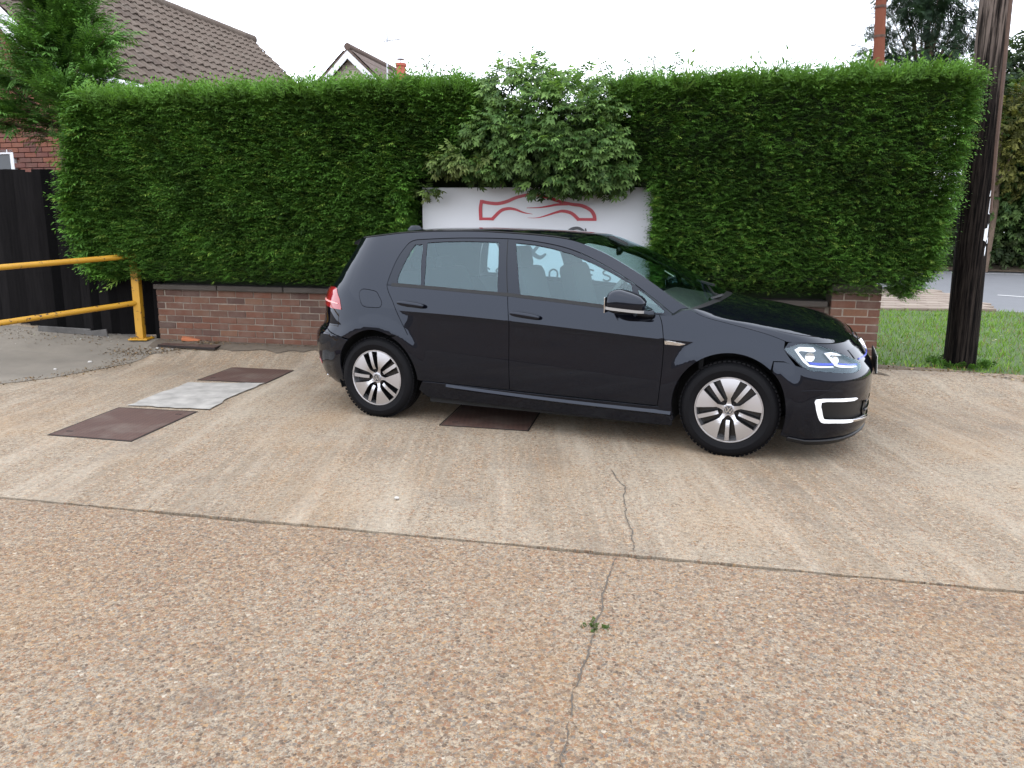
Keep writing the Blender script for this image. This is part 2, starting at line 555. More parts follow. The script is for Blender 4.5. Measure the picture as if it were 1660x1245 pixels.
verge_pts = [(3.62, 7.46), (4.1, 7.23), (4.7, 6.86), (5.6, 6.5), (8.0, 5.6), (14, 4.0), (14, 12.4), (8.6, 13.2), (6.4, 13.25), (3.9, 13.3), (3.62, 9.0)]
sheet('verge', M_grass_soil, edge_noise(verge_pts, .25, .06, 2), .3, vz, .0, skirt=.15)
sheet('verge_edge_soil', simple('bare_verge_soil', (.11, .08, .048), .95, noise=.5, nscale=10, bump=.7, bscale=80),
      edge_noise([(3.5, 7.42), (4.05, 7.12), (4.65, 6.72), (5.6, 6.33), (8, 5.4), (8, 5.75), (5.6, 6.72), (4.8, 7.1), (4.3, 7.4), (3.64, 7.68)], .12, .07, 6), .15,
      lambda X, Y: .02 + .095 * sst(-.1, .25, (Y - np.interp(X, [3.5, 4.65, 8], [7.42, 6.72, 5.4]))), .012)
sheet('road', M_road, [(3.0, 13.9), (6.4, 14.2), (8.2, 13.45), (10, 12.9), (30, 10.5), (60, 60), (3, 60), (3.0, 20)], 2.5, vz, -.02)
# block-paved footway beside the road: courses of paving blocks
fw = empty('footway', (0, 0, 0)); fw['kind'] = 'structure'
fz = lambda X, Y: vz(X, Y) + .012
sheet('bedding', simple('paving_bedding', (.16, .12, .09), .95), [(4.4, 13.32), (8.45, 13.32), (9.35, 16.9), (4.4, 16.9)], .5, vz, -.004, kind=None).parent = fw
M_pave = NT('paving_block'); _oi = M_pave.new('ShaderNodeObjectInfo')
M_pave.pbsdf(Base_Color=M_pave.mix(M_pave.math('FRACT', M_pave.math('MULTIPLY', _oi.outputs['Random'], 7.3)), (.17, .13, .10), (.24, .195, .155)), Roughness=.9)
M_pave = M_pave.mat
pb = MB().box((0, 0, 0), (.385, .385, .06)).build('paving_block', M_pave, fw, bevel=.012)
first = True
for j in range(9):
    for i in range(12):
        x = 4.62 + i * .4 + (.2 if j % 2 else 0); y = 13.52 + j * .4
        if x > 8.40 + (y - 13.3) * .26: continue
        o = pb if first else pb.copy()
        if not first: link(o, fw)
        first = False
        o.location = (x, y, float(vz(x, y)) + .005)
# road markings
for a, b, c, d in (((7.6, 19.2), (8.7, 19.1), .12, 0), ((13.6, 22.3), (14.9, 22.1), .12, 0), ((15.7, 21.9), (16.9, 21.7), .12, 0), ((10.2, 16.2), (11.4, 15.0), .12, 0), ((17.5, 26.6), (19.0, 26.4), .12, 0)):
    a = np.array(a); b = np.array(b); u = (b - a) / np.linalg.norm(b - a); w = np.array([-u[1], u[0]]) * c / 2
    sheet('road_marking', M_line, [tuple(a - w), tuple(b - w), tuple(b + w), tuple(a + w)], .5, vz, -.012)
# ---------------------------------------------------------------- brick wall
def brick_material(name, stops, dirt=.35):
    t = NT(name); oi = t.new('ShaderNodeObjectInfo')
    base = t.ramp(oi.outputs['Random'], stops)
    P = t.pos(); f = t.noise(P, 55, 4, .7); g = t.noise(P, 6, 4, .6)
    c = t.mix(t.math('MULTIPLY', f, .55), base, (.06, .035, .026))
    c = t.mix(t.math('MULTIPLY', t.ramp(g, [(.45, (0, 0, 0)), (.75, (1, 1, 1))]), dirt), c, (.19, .155, .125))
    b = t.pbsdf(Base_Color=c, Roughness=.9)
    t.link(t.bump(f, .6, .004), b.inputs['Normal'])
    return t.mat


M_brick = brick_material('garden_wall_brick', [(0, (.110, .044, .026)), (.25, (.150, .056, .030)), (.5, (.125, .056, .036)), (.7, (.068, .036, .029)), (.85, (.175, .080, .042)), (1, (.120, .062, .044))])
M_mortar = simple('mortar', (.21, .175, .14), .95, noise=.55, nscale=20, bump=.5, bscale=150)
M_coping = simple('coping_concrete', (.062, .053, .045), .95, noise=.35, nscale=6, bump=.5, bscale=90)
ZB = .115
wall = empty('garden_wall', tuple(wp(0, 0, ZB)), -WALL_YAW)
tag(wall, 'low red brick garden wall with concrete coping under the hedge', 'wall')
# local frame of the wall: +x along, -y towards the camera, z up
MB().box((3.69, .1030, .305), (7.36, .194, .61)).build('mortar_core', M_mortar, wall)
_b = MB().box((0, 0, 0), (.215, .1025, .065)).build('brick', M_brick, wall, bevel=.004)
nb = 0


def put_brick(x, y, z, rz=0.0, sx=1.0):
    global nb
    o = _b if nb == 0 else _b.copy()
    if nb: link(o, wall)
    nb += 1
    o.location = (x + .004 * (rng.rand() - .5), y + .006 * (rng.rand() - .5), z + .004 * (rng.rand() - .5)); o.rotation_euler = (0, .012 * (rng.rand() - .5), rz + .014 * (rng.rand() - .5)); o.scale = (sx, 1, 1)


for c in range(8):
    z = .035 + c * .075 + .01
    off = .1125 if c % 2 else 0.0
    x = .115 - off
    while x < 7.45:
        if x < .05: put_brick(.0525, .0505, z, sx=.45)
        elif x + .11 > 7.38: break
        else: put_brick(x, .0505, z)
        x += .225
for i in range(9):
    w = .815
    MB().box((.405 + i * .815, .10, .640), (w - .012, .30, .055)).build('coping_stone', M_coping, wall, bevel=.008)
# end pier
pier = MB().box((7.560, .10, .38), (.42, .366, .76)).build('pier_core', M_mortar, wall)
for c in range(10):
    z = .035 + c * .075 + .01
    if c % 2 == 0:
        put_brick(7.458, -.035, z); put_brick(7.680, -.035, z)
        put_brick(7.728, .150, z, math.pi / 2)
    else:
        put_brick(7.400, -.035, z, sx=.47); put_brick(7.569, -.035, z); put_brick(7.738, -.035, z, sx=.47)
        put_brick(7.728, .068, z, math.pi / 2, .48); put_brick(7.728, .215, z, math.pi / 2, .8)
MB().box((7.565, .10, .80), (.44, .40, .075)).build('pier_cap', M_coping, wall, bevel=.01)

# ---------------------------------------------------------------- sign board
M_sign = simple('sign_white', (.64, .65, .675), .35, noise=.05, nscale=2)
M_red = simple('sign_red', (.42, .012, .025), .35)
M_dark = simple('sign_charcoal', (.045, .045, .05), .4)
sign = MB().box((4.43, .065, 1.30), (2.40, .03, 1.115)).build('sign_board', M_sign, None, bevel=.004)
sign.location = tuple(wp(0, 0, 0)); sign.rotation_euler = (0, 0, -WALL_YAW)
tag(sign, 'white sign board with a red car outline logo standing above the wall', 'sign')
SY = .0478


def stroke(name, pts, w, mat, z0=0.0, n=5):
    """flat ribbon on the sign face; w may taper"""
    P = [np.array(p) for p in smooth_curve(pts, n)] if n > 1 else [np.array(p, float) for p in pts]
    ws = np.interp(np.linspace(0, 1, len(P)), np.linspace(0, 1, len(w)), w) if hasattr(w, '__len__') else [w] * len(P)
    V = []; F = []
    for i, p in enumerate(P):
        t = P[min(i + 1, len(P) - 1)] - P[max(i - 1, 0)]; t = t / (np.linalg.norm(t) + 1e-9); m = np.array([-t[1], t[0]]) * ws[i] / 2
        for a in (p + m, p - m):
            V += [(a[0], SY - z0, a[1]), (a[0], SY + .004, a[1])]
    for i in range(len(P) - 1):
        a = i * 4; b = a + 4
        F += [(a, b, b + 2, a + 2), (a + 1, a + 3, b + 3, b + 1), (a, a + 1, b + 1, b), (a + 2, b + 2, b + 3, a + 3)]
    e = (len(P) - 1) * 4
    F += [(0, 2, 3, 1), (e, e + 1, e + 3, e + 2)]
    return obj(name, mesh_data(name, V, F, [mat]), sign)


stroke('logo_roofline', [(3.874, 1.718), (3.954, 1.702), (4.047, 1.696), (4.139, 1.715), (4.260, 1.762), (4.40, 1.785), (4.55, 1.762), (4.70, 1.715), (4.816, 1.690), (4.919, 1.676), (5.008, 1.634), (5.046, 1.584), (5.054, 1.540)], [.034, .034, .034, .030, .030, .030, .034, .036, .036], M_red, .0030)
stroke('logo_tail', [(3.878, 1.731), (3.864, 1.652), (3.868, 1.526)], .036, M_red, .0036)
stroke('logo_rear_sill', [(3.852, 1.541), (3.92, 1.541), (4.004, 1.541)], .028, M_red, .0042, 1)
stroke('logo_rear_arch', [(3.985, 1.535), (4.078, 1.622), (4.154, 1.645), (4.231, 1.638), (4.322, 1.606), (4.414, 1.591)], [.034, .032, .03, .024, .014, .003], M_red, .0030)
stroke('logo_front_sill', [(5.072, 1.541), (4.98, 1.541), (4.873, 1.541)], .028, M_red, .0042, 1)
stroke('logo_front_arch', [(4.895, 1.535), (4.818, 1.600), (4.728, 1.622), (4.654, 1.608), (4.520, 1.566), (4.444, 1.553), (4.361, 1.554)], [.034, .034, .03, .022, .012, .006, .002], M_red, .0030)
stroke('logo_waist', [(4.352, 1.653), (4.473, 1.656), (4.563, 1.668), (4.667, 1.686), (4.80, 1.693)], [.006, .012, .018, .024, .026], M_red, .0022)


def glyph(ch, x, z, h, w, lw):
    A = {'S': [(.92, .86), (.5, 1), (.1, .84), (.15, .62), (.5, .52), (.88, .38), (.9, .14), (.5, 0), (.06, .14)],
         'C': [(.95, .84), (.55, 1), (.12, .8), (.0, .5), (.12, .2), (.55, 0), (.95, .16)],
         'O': [(.5, 1), (.1, .82), (0, .5), (.1, .18), (.5, 0), (.9, .18), (1, .5), (.9, .82), (.5, 1)],
         'E': [(.95, .92), (.45, 1), (.08, .8), (.2, .57), (.75, .53), (.2, .48), (.02, .22), (.4, 0), (.98, .06)],
         'I': [(.5, 1), (.5, .5), (.5, 0)]}
    for k, P in enumerate({'A': [[(0, 0), (.25, .5), (.5, 1), (.75, .5), (1, 0)], [(.2, .36), (.5, .36), (.8, .36)]],
                           'R': [[(.05, 0), (.05, .5), (.05, 1), (.6, 1), (.9, .78), (.6, .52), (.1, .5)], [(.45, .5), (.7, .25), (.95, 0)]]}.get(ch, [A.get(ch)])):
        stroke('letter_' + ch.lower(), [(x + a * w, z + b * h) for a, b in P], lw, M_dark, .0025 + .0004 * k)


for ch, x in zip('ACCESSORIES', (3.55, 3.70, 3.885, 4.03, 4.19, 4.42, 4.60, 4.73, 4.87, 4.98, 5.15)):
    glyph(ch, x, .925, .112, .085, .017)
# brush lettering of the name above: only pieces of it can be seen through the car
stroke('letter_x', [(4.27, 1.20), (4.32, 1.178), (4.371, 1.170), (4.422, 1.205), (4.47, 1.26), (4.52, 1.31)], [.02, .035, .04, .035, .03, .02], M_dark, .0025)
stroke('letter_x', [(4.34, 1.32), (4.398, 1.235), (4.438, 1.182), (4.501, 1.153), (4.56, 1.19)], [.03, .042, .045, .04, .02], M_dark, .0031)
stroke('letter_serif', [(3.90, 1.30), (3.912, 1.232), (3.910, 1.165)], [.02, .03, .012], M_dark, .0025)
stroke('letter_c', [(4.95, 1.425), (4.90, 1.450), (4.855, 1.452), (4.80, 1.430), (4.78, 1.37), (4.80, 1.30), (4.88, 1.27)], [.02, .03, .032, .03, .03, .03, .02], M_dark, .0025)
stroke('letter_tick', [(4.962, 1.452), (4.968, 1.42), (4.975, 1.33)], [.012, .018, .02], M_dark, .0025)

# ---------------------------------------------------------------- foliage
M_conifer = foliage_mat('conifer_foliage', .18, .6, .2)
M_leaf = foliage_mat('shrub_leaves', .28, .5, .16)
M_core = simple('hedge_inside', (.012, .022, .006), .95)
M_bark = simple('bark', (.12, .085, .06), .95, noise=.4, nscale=12, bump=.8, bscale=50)


def frond_template(nb, seed, blade=.42, width=.075, ang=.65):
    """flat conifer spray: rachis plus side blades; unit length; returns verts (l,w,h), quads"""
    r = np.random.RandomState(seed); V = []; F = []

    def blade_(l0, w0, ang, L, wd, droop):
        d = np.array([math.cos(ang), math.sin(ang)]); m = np.array([-d[1], d[0]]) * wd
        p0 = np.array([l0, w0]); p1 = p0 + d * L * .45; p2 = p0 + d * L
        b = len(V)
        V.extend([(*p0, 0), (*(p1 + m), -droop * .3), (*p2, -droop), (*(p1 - m), -droop * .3)]); F.append((b, b + 1, b + 2, b + 3))
    blade_(0, 0, 0, 1.0, width * .8, .10)
    for k in range(nb):
        t = .12 + .75 * (k // 2) / max(1, nb // 2 - 1) if nb > 2 else .4
        sg = 1 if k % 2 else -1
        blade_(t, 0, sg * (ang + .25 * r.rand()), blade * (1.15 - .6 * t) * (.8 + .4 * r.rand()), width * (.9 + .3 * r.rand()), .05 + .1 * r.rand())
    return np.array(V), np.array(F)


TEMPL = [frond_template(7, k, .46, .045, .45) for k in range(4)]


def spray_mesh(name, pos, dirs, ups, L, col, templates, mat):
    n = len(pos); dirs = dirs / np.linalg.norm(dirs, axis=1)[:, None]
    side = np.cross(ups, dirs); side /= np.linalg.norm(side, axis=1)[:, None] + 1e-9
    up = np.cross(dirs, side)
    Vs = []; Fs = []; Cs = []; base = 0
    pick = rng.randint(0, len(templates), n)
    for k, (tv, tf) in enumerate(templates):
        i = np.where(pick == k)[0]
        if not len(i): continue
        P = (pos[i, None, :] + L[i, None, None] * (tv[None, :, 0, None] * dirs[i, None, :] + tv[None, :, 1, None] * side[i, None, :] + tv[None, :, 2, None] * up[i, None, :]))
        m = len(tv)
        f = tf[None] + (np.arange(len(i)) * m)[:, None, None] + base
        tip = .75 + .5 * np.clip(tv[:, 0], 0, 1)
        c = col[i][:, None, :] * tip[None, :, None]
        Vs.append(P.reshape(-1, 3)); Fs.append(f.reshape(-1, tf.shape[1])); Cs.append(c.reshape(-1, 3)); base += len(i) * m
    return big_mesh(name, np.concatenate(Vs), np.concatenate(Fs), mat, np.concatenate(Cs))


def hedge_col(n, tone, top=None):
    k = rng.rand(n)
    a = np.array([.027, .076, .010]); b = np.array([.090, .205, .028]); c = np.array([.17, .27, .042])
    col = a + (b - a) * k[:, None]
    hi = rng.rand(n) < .10
    col[hi] = c * (.6 + .5 * rng.rand(hi.sum()))[:, None]
    col = col * tone
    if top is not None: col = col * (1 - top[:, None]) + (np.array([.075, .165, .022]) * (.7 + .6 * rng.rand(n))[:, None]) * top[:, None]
    return col


def facebump(s, z): return .030 * wob(s, z * 1.3, 0, 1.6, 1) + .024 * wob(s, z, 1, 5.5, 2) + .02 * wob(s, z, 2, 14, 3)


def hedge(name, label, sL, sR, zlo, ztop, qf, qb, density, length, sweep, tone, niche=None):
    """sL,sR: functions of z giving the ends; face at q = qf(z); all in the wall frame"""
    root = empty(name, tuple(wp((sL(1.5) + sR(1.5)) / 2, (qf(1.5) + qb) / 2, .1)))
    tag(root, label, 'hedge', 'clipped conifer hedges behind the wall')
    loc = np.array(root.location)
    # dark core
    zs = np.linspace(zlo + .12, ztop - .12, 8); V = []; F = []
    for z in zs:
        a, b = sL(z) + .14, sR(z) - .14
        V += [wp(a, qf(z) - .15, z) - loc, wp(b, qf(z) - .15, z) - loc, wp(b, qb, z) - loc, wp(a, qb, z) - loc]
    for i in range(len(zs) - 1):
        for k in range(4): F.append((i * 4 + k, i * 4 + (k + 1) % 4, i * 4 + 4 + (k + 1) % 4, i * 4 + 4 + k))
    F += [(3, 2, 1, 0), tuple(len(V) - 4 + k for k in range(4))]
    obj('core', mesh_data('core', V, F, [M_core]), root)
    V = [wp(s, q, z) - loc for z in (.05, zlo + .3) for s, q in ((max(-.04, sL(1) + .1), -.22), (min(7.75, sR(1)), -.22), (min(7.75, sR(1)), qb), (max(-.04, sL(1) + .1), qb))]
    obj('undergrowth', mesh_data('undergrowth', V, [(0, 1, 5, 4), (1, 2, 6, 5), (2, 3, 7, 6), (3, 0, 4, 7), (4, 5, 6, 7)], [M_core]), root)
    for s in np.arange(sL(1) + .5, sR(1), 1.1):            # stems
        p = wp(s, qb + .35, .1) - loc
        MB().tube([p, p + np.array([.02, .03, .9]), p + np.array([-.02, 0, ztop - .5])], [.05, .045, .02], 7).build('stem', M_bark, root, True)
    pos = []; dr = []; up = []; L = []; col = []
    # front face
    def face(n, depth, lscale, toneK):
        z = zlo + (ztop - zlo) * rng.rand(n); s = sL_v(z) + (sR_v(z) - sL_v(z)) * rng.rand(n)
        fb = facebump(s, z)
        q = qf_v(z) + fb - depth * rng.rand(n) - .05
        pos.append(wp(s, q, z))
        a = sweep(s) + .60 * rng.randn(n); e = .12 + .26 * rng.randn(n)
        d = np.stack([np.sin(a), np.cos(a) * .8, np.sin(e)], 1)
        dr.append(d[:, :1] * np.r_[WD, 0] + d[:, 1:2] * np.r_[WN, 0] + d[:, 2:] * np.array([0, 0, 1.]))
        u = np.stack([.30 * rng.randn(n), .30 * rng.randn(n) - .35, np.ones(n)], 1); up.append(u)
        L.append(length * lscale * (.65 + .7 * rng.rand(n)) * (.5 + .5 * sst(zlo, zlo + .35, z)))
        topf = sst(ztop - .30, ztop - .02, z) * .8
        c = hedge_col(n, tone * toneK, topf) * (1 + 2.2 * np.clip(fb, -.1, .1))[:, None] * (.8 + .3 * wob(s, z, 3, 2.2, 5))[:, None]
        col.append(np.clip(c, .004, 1))
    vec = lambda fn: (lambda z: np.array([fn(t) for t in z]))
    sL_v, sR_v, qf_v = vec(sL), vec(sR), vec(qf)
    area = (sR(1.8) - sL(1.8)) * (ztop - zlo)
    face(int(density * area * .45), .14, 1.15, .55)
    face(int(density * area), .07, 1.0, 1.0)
    # ends
    for fn, sg in ((sL, -1), (sR, 1)):
        n = int(density * .9 * (ztop - zlo)); z = zlo + (ztop - zlo) * rng.rand(n)
        q = qb + (qf_v(z) - qb) * rng.rand(n) ** .7
        s = np.array([fn(t) for t in z]) + sg * (.03 + .05 * wob(q, z, 5, 4, 7)) - sg * .1 * rng.rand(n)
        pos.append(wp(s, q, z)); a = sg * (.9 + .5 * rng.randn(n)); e = .1 + .4 * rng.randn(n)
        d = np.stack([np.sin(a), np.cos(a), np.sin(e)], 1)
        dr.append(d[:, :1] * np.r_[WD, 0] + d[:, 1:2] * np.r_[WN, 0] + d[:, 2:] * np.array([0, 0, 1.]))
        up.append(np.stack([.4 * rng.randn(n), .4 * rng.randn(n) - .2, np.ones(n)], 1)); L.append(length * (1.6 if sg < 0 and fn(1.0) < 0 else 1.1) * (.6 + .8 * rng.rand(n)))
        col.append(hedge_col(n, tone * 1.05, sst(ztop - .25, ztop, z) * .7))
    # top: upright and shaggy
    n = int(density * .55 * (sR(2.5) - sL(2.5)) * (qf(2.8) - qb + .1)); s = sL(ztop) + (sR(ztop) - sL(ztop)) * rng.rand(n); q = qb + (qf(ztop) - qb + .04) * rng.rand(n)
    z = ztop - .10 + .05 * wob(s, q, 0, 3.5, 9) + .08 * rng.rand(n)
    pos.append(wp(s, q, z)); d = np.stack([.55 * rng.randn(n), .55 * rng.randn(n) - .15, .75 + .3 * rng.rand(n)], 1); dr.append(d)
    up.append(np.stack([rng.randn(n), rng.randn(n) - .4, .5 * np.ones(n)], 1)); L.append(length * 1.5 * (.6 + .8 * rng.rand(n)))
    col.append(hedge_col(n, tone, np.full(n, .85)))
    # a few long shoots that escaped the shears
    n = int(16 * (sR(2.5) - sL(2.5))); s = sL(ztop) + (sR(ztop) - sL(ztop)) * rng.rand(n); q = qb + (qf(ztop) - qb) * rng.rand(n)
    pos.append(wp(s, q, ztop - .13)); dr.append(np.stack([.35 * rng.randn(n), .35 * rng.randn(n), np.ones(n)], 1)); up.append(np.stack([rng.randn(n), rng.randn(n), .2 * np.ones(n)], 1))
    L.append(.16 + .16 * rng.rand(n)); col.append(hedge_col(n, tone * .9, np.full(n, .4)))
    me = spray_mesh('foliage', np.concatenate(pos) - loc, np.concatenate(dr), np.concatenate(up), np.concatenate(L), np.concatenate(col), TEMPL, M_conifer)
    o = obj('foliage', me, root); o['kind'] = 'stuff'
    return root


DENS = 3500
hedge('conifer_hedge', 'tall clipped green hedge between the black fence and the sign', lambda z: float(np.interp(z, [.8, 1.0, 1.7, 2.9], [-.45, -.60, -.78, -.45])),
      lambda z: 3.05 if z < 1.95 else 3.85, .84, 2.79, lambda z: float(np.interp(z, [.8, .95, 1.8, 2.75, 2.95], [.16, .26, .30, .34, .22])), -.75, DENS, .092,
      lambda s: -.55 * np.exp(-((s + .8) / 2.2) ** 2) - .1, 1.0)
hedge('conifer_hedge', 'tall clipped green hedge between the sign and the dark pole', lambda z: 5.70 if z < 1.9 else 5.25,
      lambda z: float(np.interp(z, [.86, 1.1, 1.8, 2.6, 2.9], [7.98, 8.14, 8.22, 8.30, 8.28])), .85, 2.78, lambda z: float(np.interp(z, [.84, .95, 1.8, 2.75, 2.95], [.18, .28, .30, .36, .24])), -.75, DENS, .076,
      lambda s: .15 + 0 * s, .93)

# leafy shrub growing over the sign, with a hedge-dark hollow behind it
shrub = empty('leafy_shrub', tuple(wp(4.4, -.35, .12)))
tag(shrub, 'loose leafy green shrub spilling over the top of the white sign', 'shrub')
sl = np.array(shrub.location)
V = [wp(s, q, z) - sl for z in (.1, 2.55) for s, q in ((3.0, -.30), (6.05, -.30), (6.05, -.75), (3.0, -.75))]
obj('core', mesh_data('core', V, [(0, 1, 5, 4), (1, 2, 6, 5), (2, 3, 7, 6), (3, 0, 4, 7), (4, 5, 6, 7)], [M_core]), shrub)


def leaf_template(n, seed, pinnate=True):
    r = np.random.RandomState(seed); V = []; F = []
    def leaf(l0, w0, ang, L, wd, dz):
        d = np.array([math.cos(ang), math.sin(ang)]); m = np.array([-d[1], d[0]]) * wd
        p0 = np.array([l0, w0]); b = len(V); f = .25 * wd
        pts = [(p0, 0), (p0 + d * L * .35 + m, f), (p0 + d * L * .7 + m * .75, f - dz * .5), (p0 + d * L, -dz), (p0 + d * L * .7 - m * .75, f - dz * .5), (p0 + d * L * .35 - m, f), (p0 + d * L * .5, -.2 * dz)]
        V.extend([(*p, h) for p, h in pts]); F.extend([(b, b + 6, b + 1, b + 1), (b + 6, b + 3, b + 2, b + 1), (b, b + 5, b + 6, b + 6), (b + 5, b + 4, b + 3, b + 6)])
    leaf(.62, 0, .1 * r.randn(), .42, .085, .12)
    for k in range(n):
        t = .2 + .45 * (k // 2) / max(1, n // 2 - 1); sg = 1 if k % 2 else -1
        leaf(t, 0, sg * (.8 + .3 * r.rand()), .38 * (.8 + .35 * r.rand()), .075 + .02 * r.rand(), .08 + .15 * r.rand())
    return np.array(V), np.array([f for f in F])


def fix_quads(T):
    """split into triangles, dropping degenerate ones"""
    out = []
    for v, f in T:
        t = []
        for q in f:
            t.append((q[0], q[1], q[2]))
            if q[3] != q[2]: t.append((q[0], q[2], q[3]))
        out.append((v, np.array(t)))
    return out


LEAFT = fix_quads([leaf_template(6, k) for k in range(5)])


def shrub_leaves():
    blobs = [(4.35, .22, 2.72, .36, .34, .26), (4.72, .34, 2.46, .50, .40, .32), (4.22, .30, 2.36, .36, .34, .26), (5.02, .36, 2.20, .36, .36, .28), (3.84, .34, 2.10, .26, .24, .12),
             (4.55, .44, 2.16, .40, .34, .20), (4.92, .42, 1.98, .32, .28, .16), (5.24, .32, 2.00, .20, .24, .20), (4.60, .36, 1.90, .22, .22, .10), (3.62, .32, 2.08, .14, .16, .07),
             (4.90, .10, 2.72, .40, .35, .18), (5.15, .16, 2.52, .26, .3, .2), (3.36, .16, 1.80, .08, .08, .04), (4.02, .34, 2.02, .18, .2, .10), (4.45, .2, 2.90, .14, .14, .08), (4.12, .2, 2.86, .10, .12, .09)]
    pos = []; dr = []; up = []; col = []
    for s, q, z, a, b, c in blobs:
        n = int(4300 * (a * b + b * c + a * c) / 1.4)
        u = rng.randn(n, 3); u /= np.linalg.norm(u, axis=1)[:, None]
        u = u[wob(u[:, 0] * a * 9, u[:, 1] * b * 9, u[:, 2] * c * 9, 1.0, s * 7) > -.02]; n = len(u)
        r = .72 + .33 * rng.rand(n)
        r *= 1 + .18 * wob(u[:, 0] * 2, u[:, 1] * 2, u[:, 2] * 2, 1.8, s)
        p = wp(s + u[:, 0] * a * r, q + u[:, 1] * b * r, z + u[:, 2] * c * r)
        d = u[:, :1] * np.r_[WD, 0] + u[:, 1:2] * np.r_[WN, 0] + u[:, 2:] * np.array([0, 0, .6]) + .35 * rng.randn(n, 3) - np.array([0, 0, .30])
        pos.append(p); dr.append(d); up.append(np.stack([.35 * rng.randn(n) + .3 * WN[0], .35 * rng.randn(n) + .5 * WN[1], np.ones(n)], 1))
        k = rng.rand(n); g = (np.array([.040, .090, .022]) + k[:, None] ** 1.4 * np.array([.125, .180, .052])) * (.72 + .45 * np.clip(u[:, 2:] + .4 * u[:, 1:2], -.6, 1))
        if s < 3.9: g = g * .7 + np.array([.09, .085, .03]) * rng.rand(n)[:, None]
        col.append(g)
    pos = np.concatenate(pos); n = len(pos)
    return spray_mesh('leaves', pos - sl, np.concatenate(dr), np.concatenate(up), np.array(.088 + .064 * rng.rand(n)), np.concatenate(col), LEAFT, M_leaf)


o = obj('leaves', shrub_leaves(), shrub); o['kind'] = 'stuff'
for a, b, c in (((4.4, -.26, .5), (4.3, -.26, 1.95), (4.2, .05, 2.8)), ((4.5, -.26, .5), (4.7, -.24, 1.95), (5.1, .15, 2.4)), ((4.4, -.26, .6), (4.0, -.24, 1.95), (3.6, .12, 2.2)), ((4.5, -.26, .6), (4.6, -.24, 1.95), (4.6, .2, 2.4))):
    MB().tube([wp(*p, ) - sl for p in smooth_curve([a, b, c], 5)], list(np.linspace(.03, .006, 11)), 6).build('branch', M_bark, shrub, True)
# long thin shoots of the shrub above the hedge
pos = []; dr = []; up = []
for s, q, z, dx, h in ((4.05, .1, 2.80, .02, .20), (4.2, .1, 2.9, -.03, .22), (4.42, .1, 2.92, .04, .2), (5.15, -.1, 2.8, -.12, .26), (5.3, -.1, 2.8, .08, .24), (5.62, -.05, 2.78, -.05, .26), (5.72, -.05, 2.78, .08, .25), (3.42, .1, 2.85, -.1, .24)):
    a = wp(s, q, z); b = wp(s + dx, q, z + h)
    MB().tube([a - sl, (a + b) / 2 - sl, b - sl], [.007, .006, .004], 5).build('branch', M_bark, shrub, True)
    for k in range(10):
        pos.append(a + (b - a) * (k / 9)); dr.append(np.array([rng.randn(), rng.randn(), .6])); up.append(np.array([.3 * rng.randn(), -.5 + .3 * rng.randn(), 1]))
pos = np.array(pos)
me = spray_mesh('shoot_leaves', pos - sl, np.array(dr), np.array(up), np.array(.08 + .05 * rng.rand(len(pos))), np.tile([.05, .11, .04], (len(pos), 1)), LEAFT, M_leaf)
o = obj('shoot_leaves', me, shrub); o['kind'] = 'stuff'
# ---------------------------------------------------------------- feathery conifer at the left
tree = empty('conifer_tree', (-5.55, 9.75, .2))
tag(tree, 'feathery untrimmed conifer rising in front of the tiled house roof', 'tree')
tl = np.array(tree.location)
MB().tube([(0, 0, 0), (.05, .05, 1.4), (.02, .1, 2.6), (.12, .05, 3.5), (.1, .05, 4.2)], [.11, .09, .06, .03, .012], 9).build('trunk', M_bark, tree, True)
FROND = [frond_template(13, 20 + k, .40, .030, .48) for k in range(4)]
pos = []; dr = []; up = []; L = []; col = []
limbs = []
for k in range(46):                                       # limbs sweep up and out from the leader
    h = 1.9 + 2.0 * rng.rand(); a = rng.rand() * 2 * math.pi
    if math.sin(a) > .6 and rng.rand() < .6: a += math.pi
    r = (1.15 - .30 * max(0, h - 1.9)) * (.5 + .5 * rng.rand())
    if math.cos(a) < 0: h = max(h, 2.35)
    r = max(.3, r * (1.2 if math.cos(a) < 0 else .95))
    base = np.array([.02 + .10 * max(0, h - 2.0), .06, h]); tip = base + np.array([r * math.cos(a), .55 * r * math.sin(a), .18 + .32 * rng.rand()])
    limbs.append((base, tip))
for base, tip in [((.0, .05, 2.4), (-1.1, -.3, 2.85)), ((.05, .05, 2.5), (-.8, -.3, 3.1)), ((.2, .0, 3.0), (.30, -.2, 3.7)), ((.2, 0, 2.6), (.60, -.25, 3.0)), ((.15, 0, 3.2), (.10, -.2, 4.1)),
                  ((.0, 0, 2.8), (-.75, -.2, 3.9)), ((.1, 0, 2.3), (.75, -.3, 2.65)), ((0, 0, 2.3), (-1.3, -.4, 2.65)), ((0, 0, 2.4), (-.6, -.5, 2.7)), ((.1, 0, 2.4), (.2, -.5, 2.8)), ((0, 0, 2.45), (-.9, -.4, 2.75)), ((.15, 0, 2.1), (.6, -.4, 2.45)), ((.2, 0, 2.3), (.95, -.2, 2.75)), ((.2, 0, 2.5), (.80, -.2, 3.05)), ((.15, 0, 2.8), (.62, -.2, 3.40)), ((.1, 0, 3.0), (.45, -.1, 3.75)), ((.1, 0, 2.35), (.45, -.5, 2.75)), ((-.1, 0, 2.35), (-1.0, -.6, 2.6)), ((-.5, -.1, 3.2), (-.55, -.2, 4.0)), ((-.3, -.1, 2.7), (-.9, -.2, 3.5))]:
    limbs.append((np.array(base), np.array(tip)))
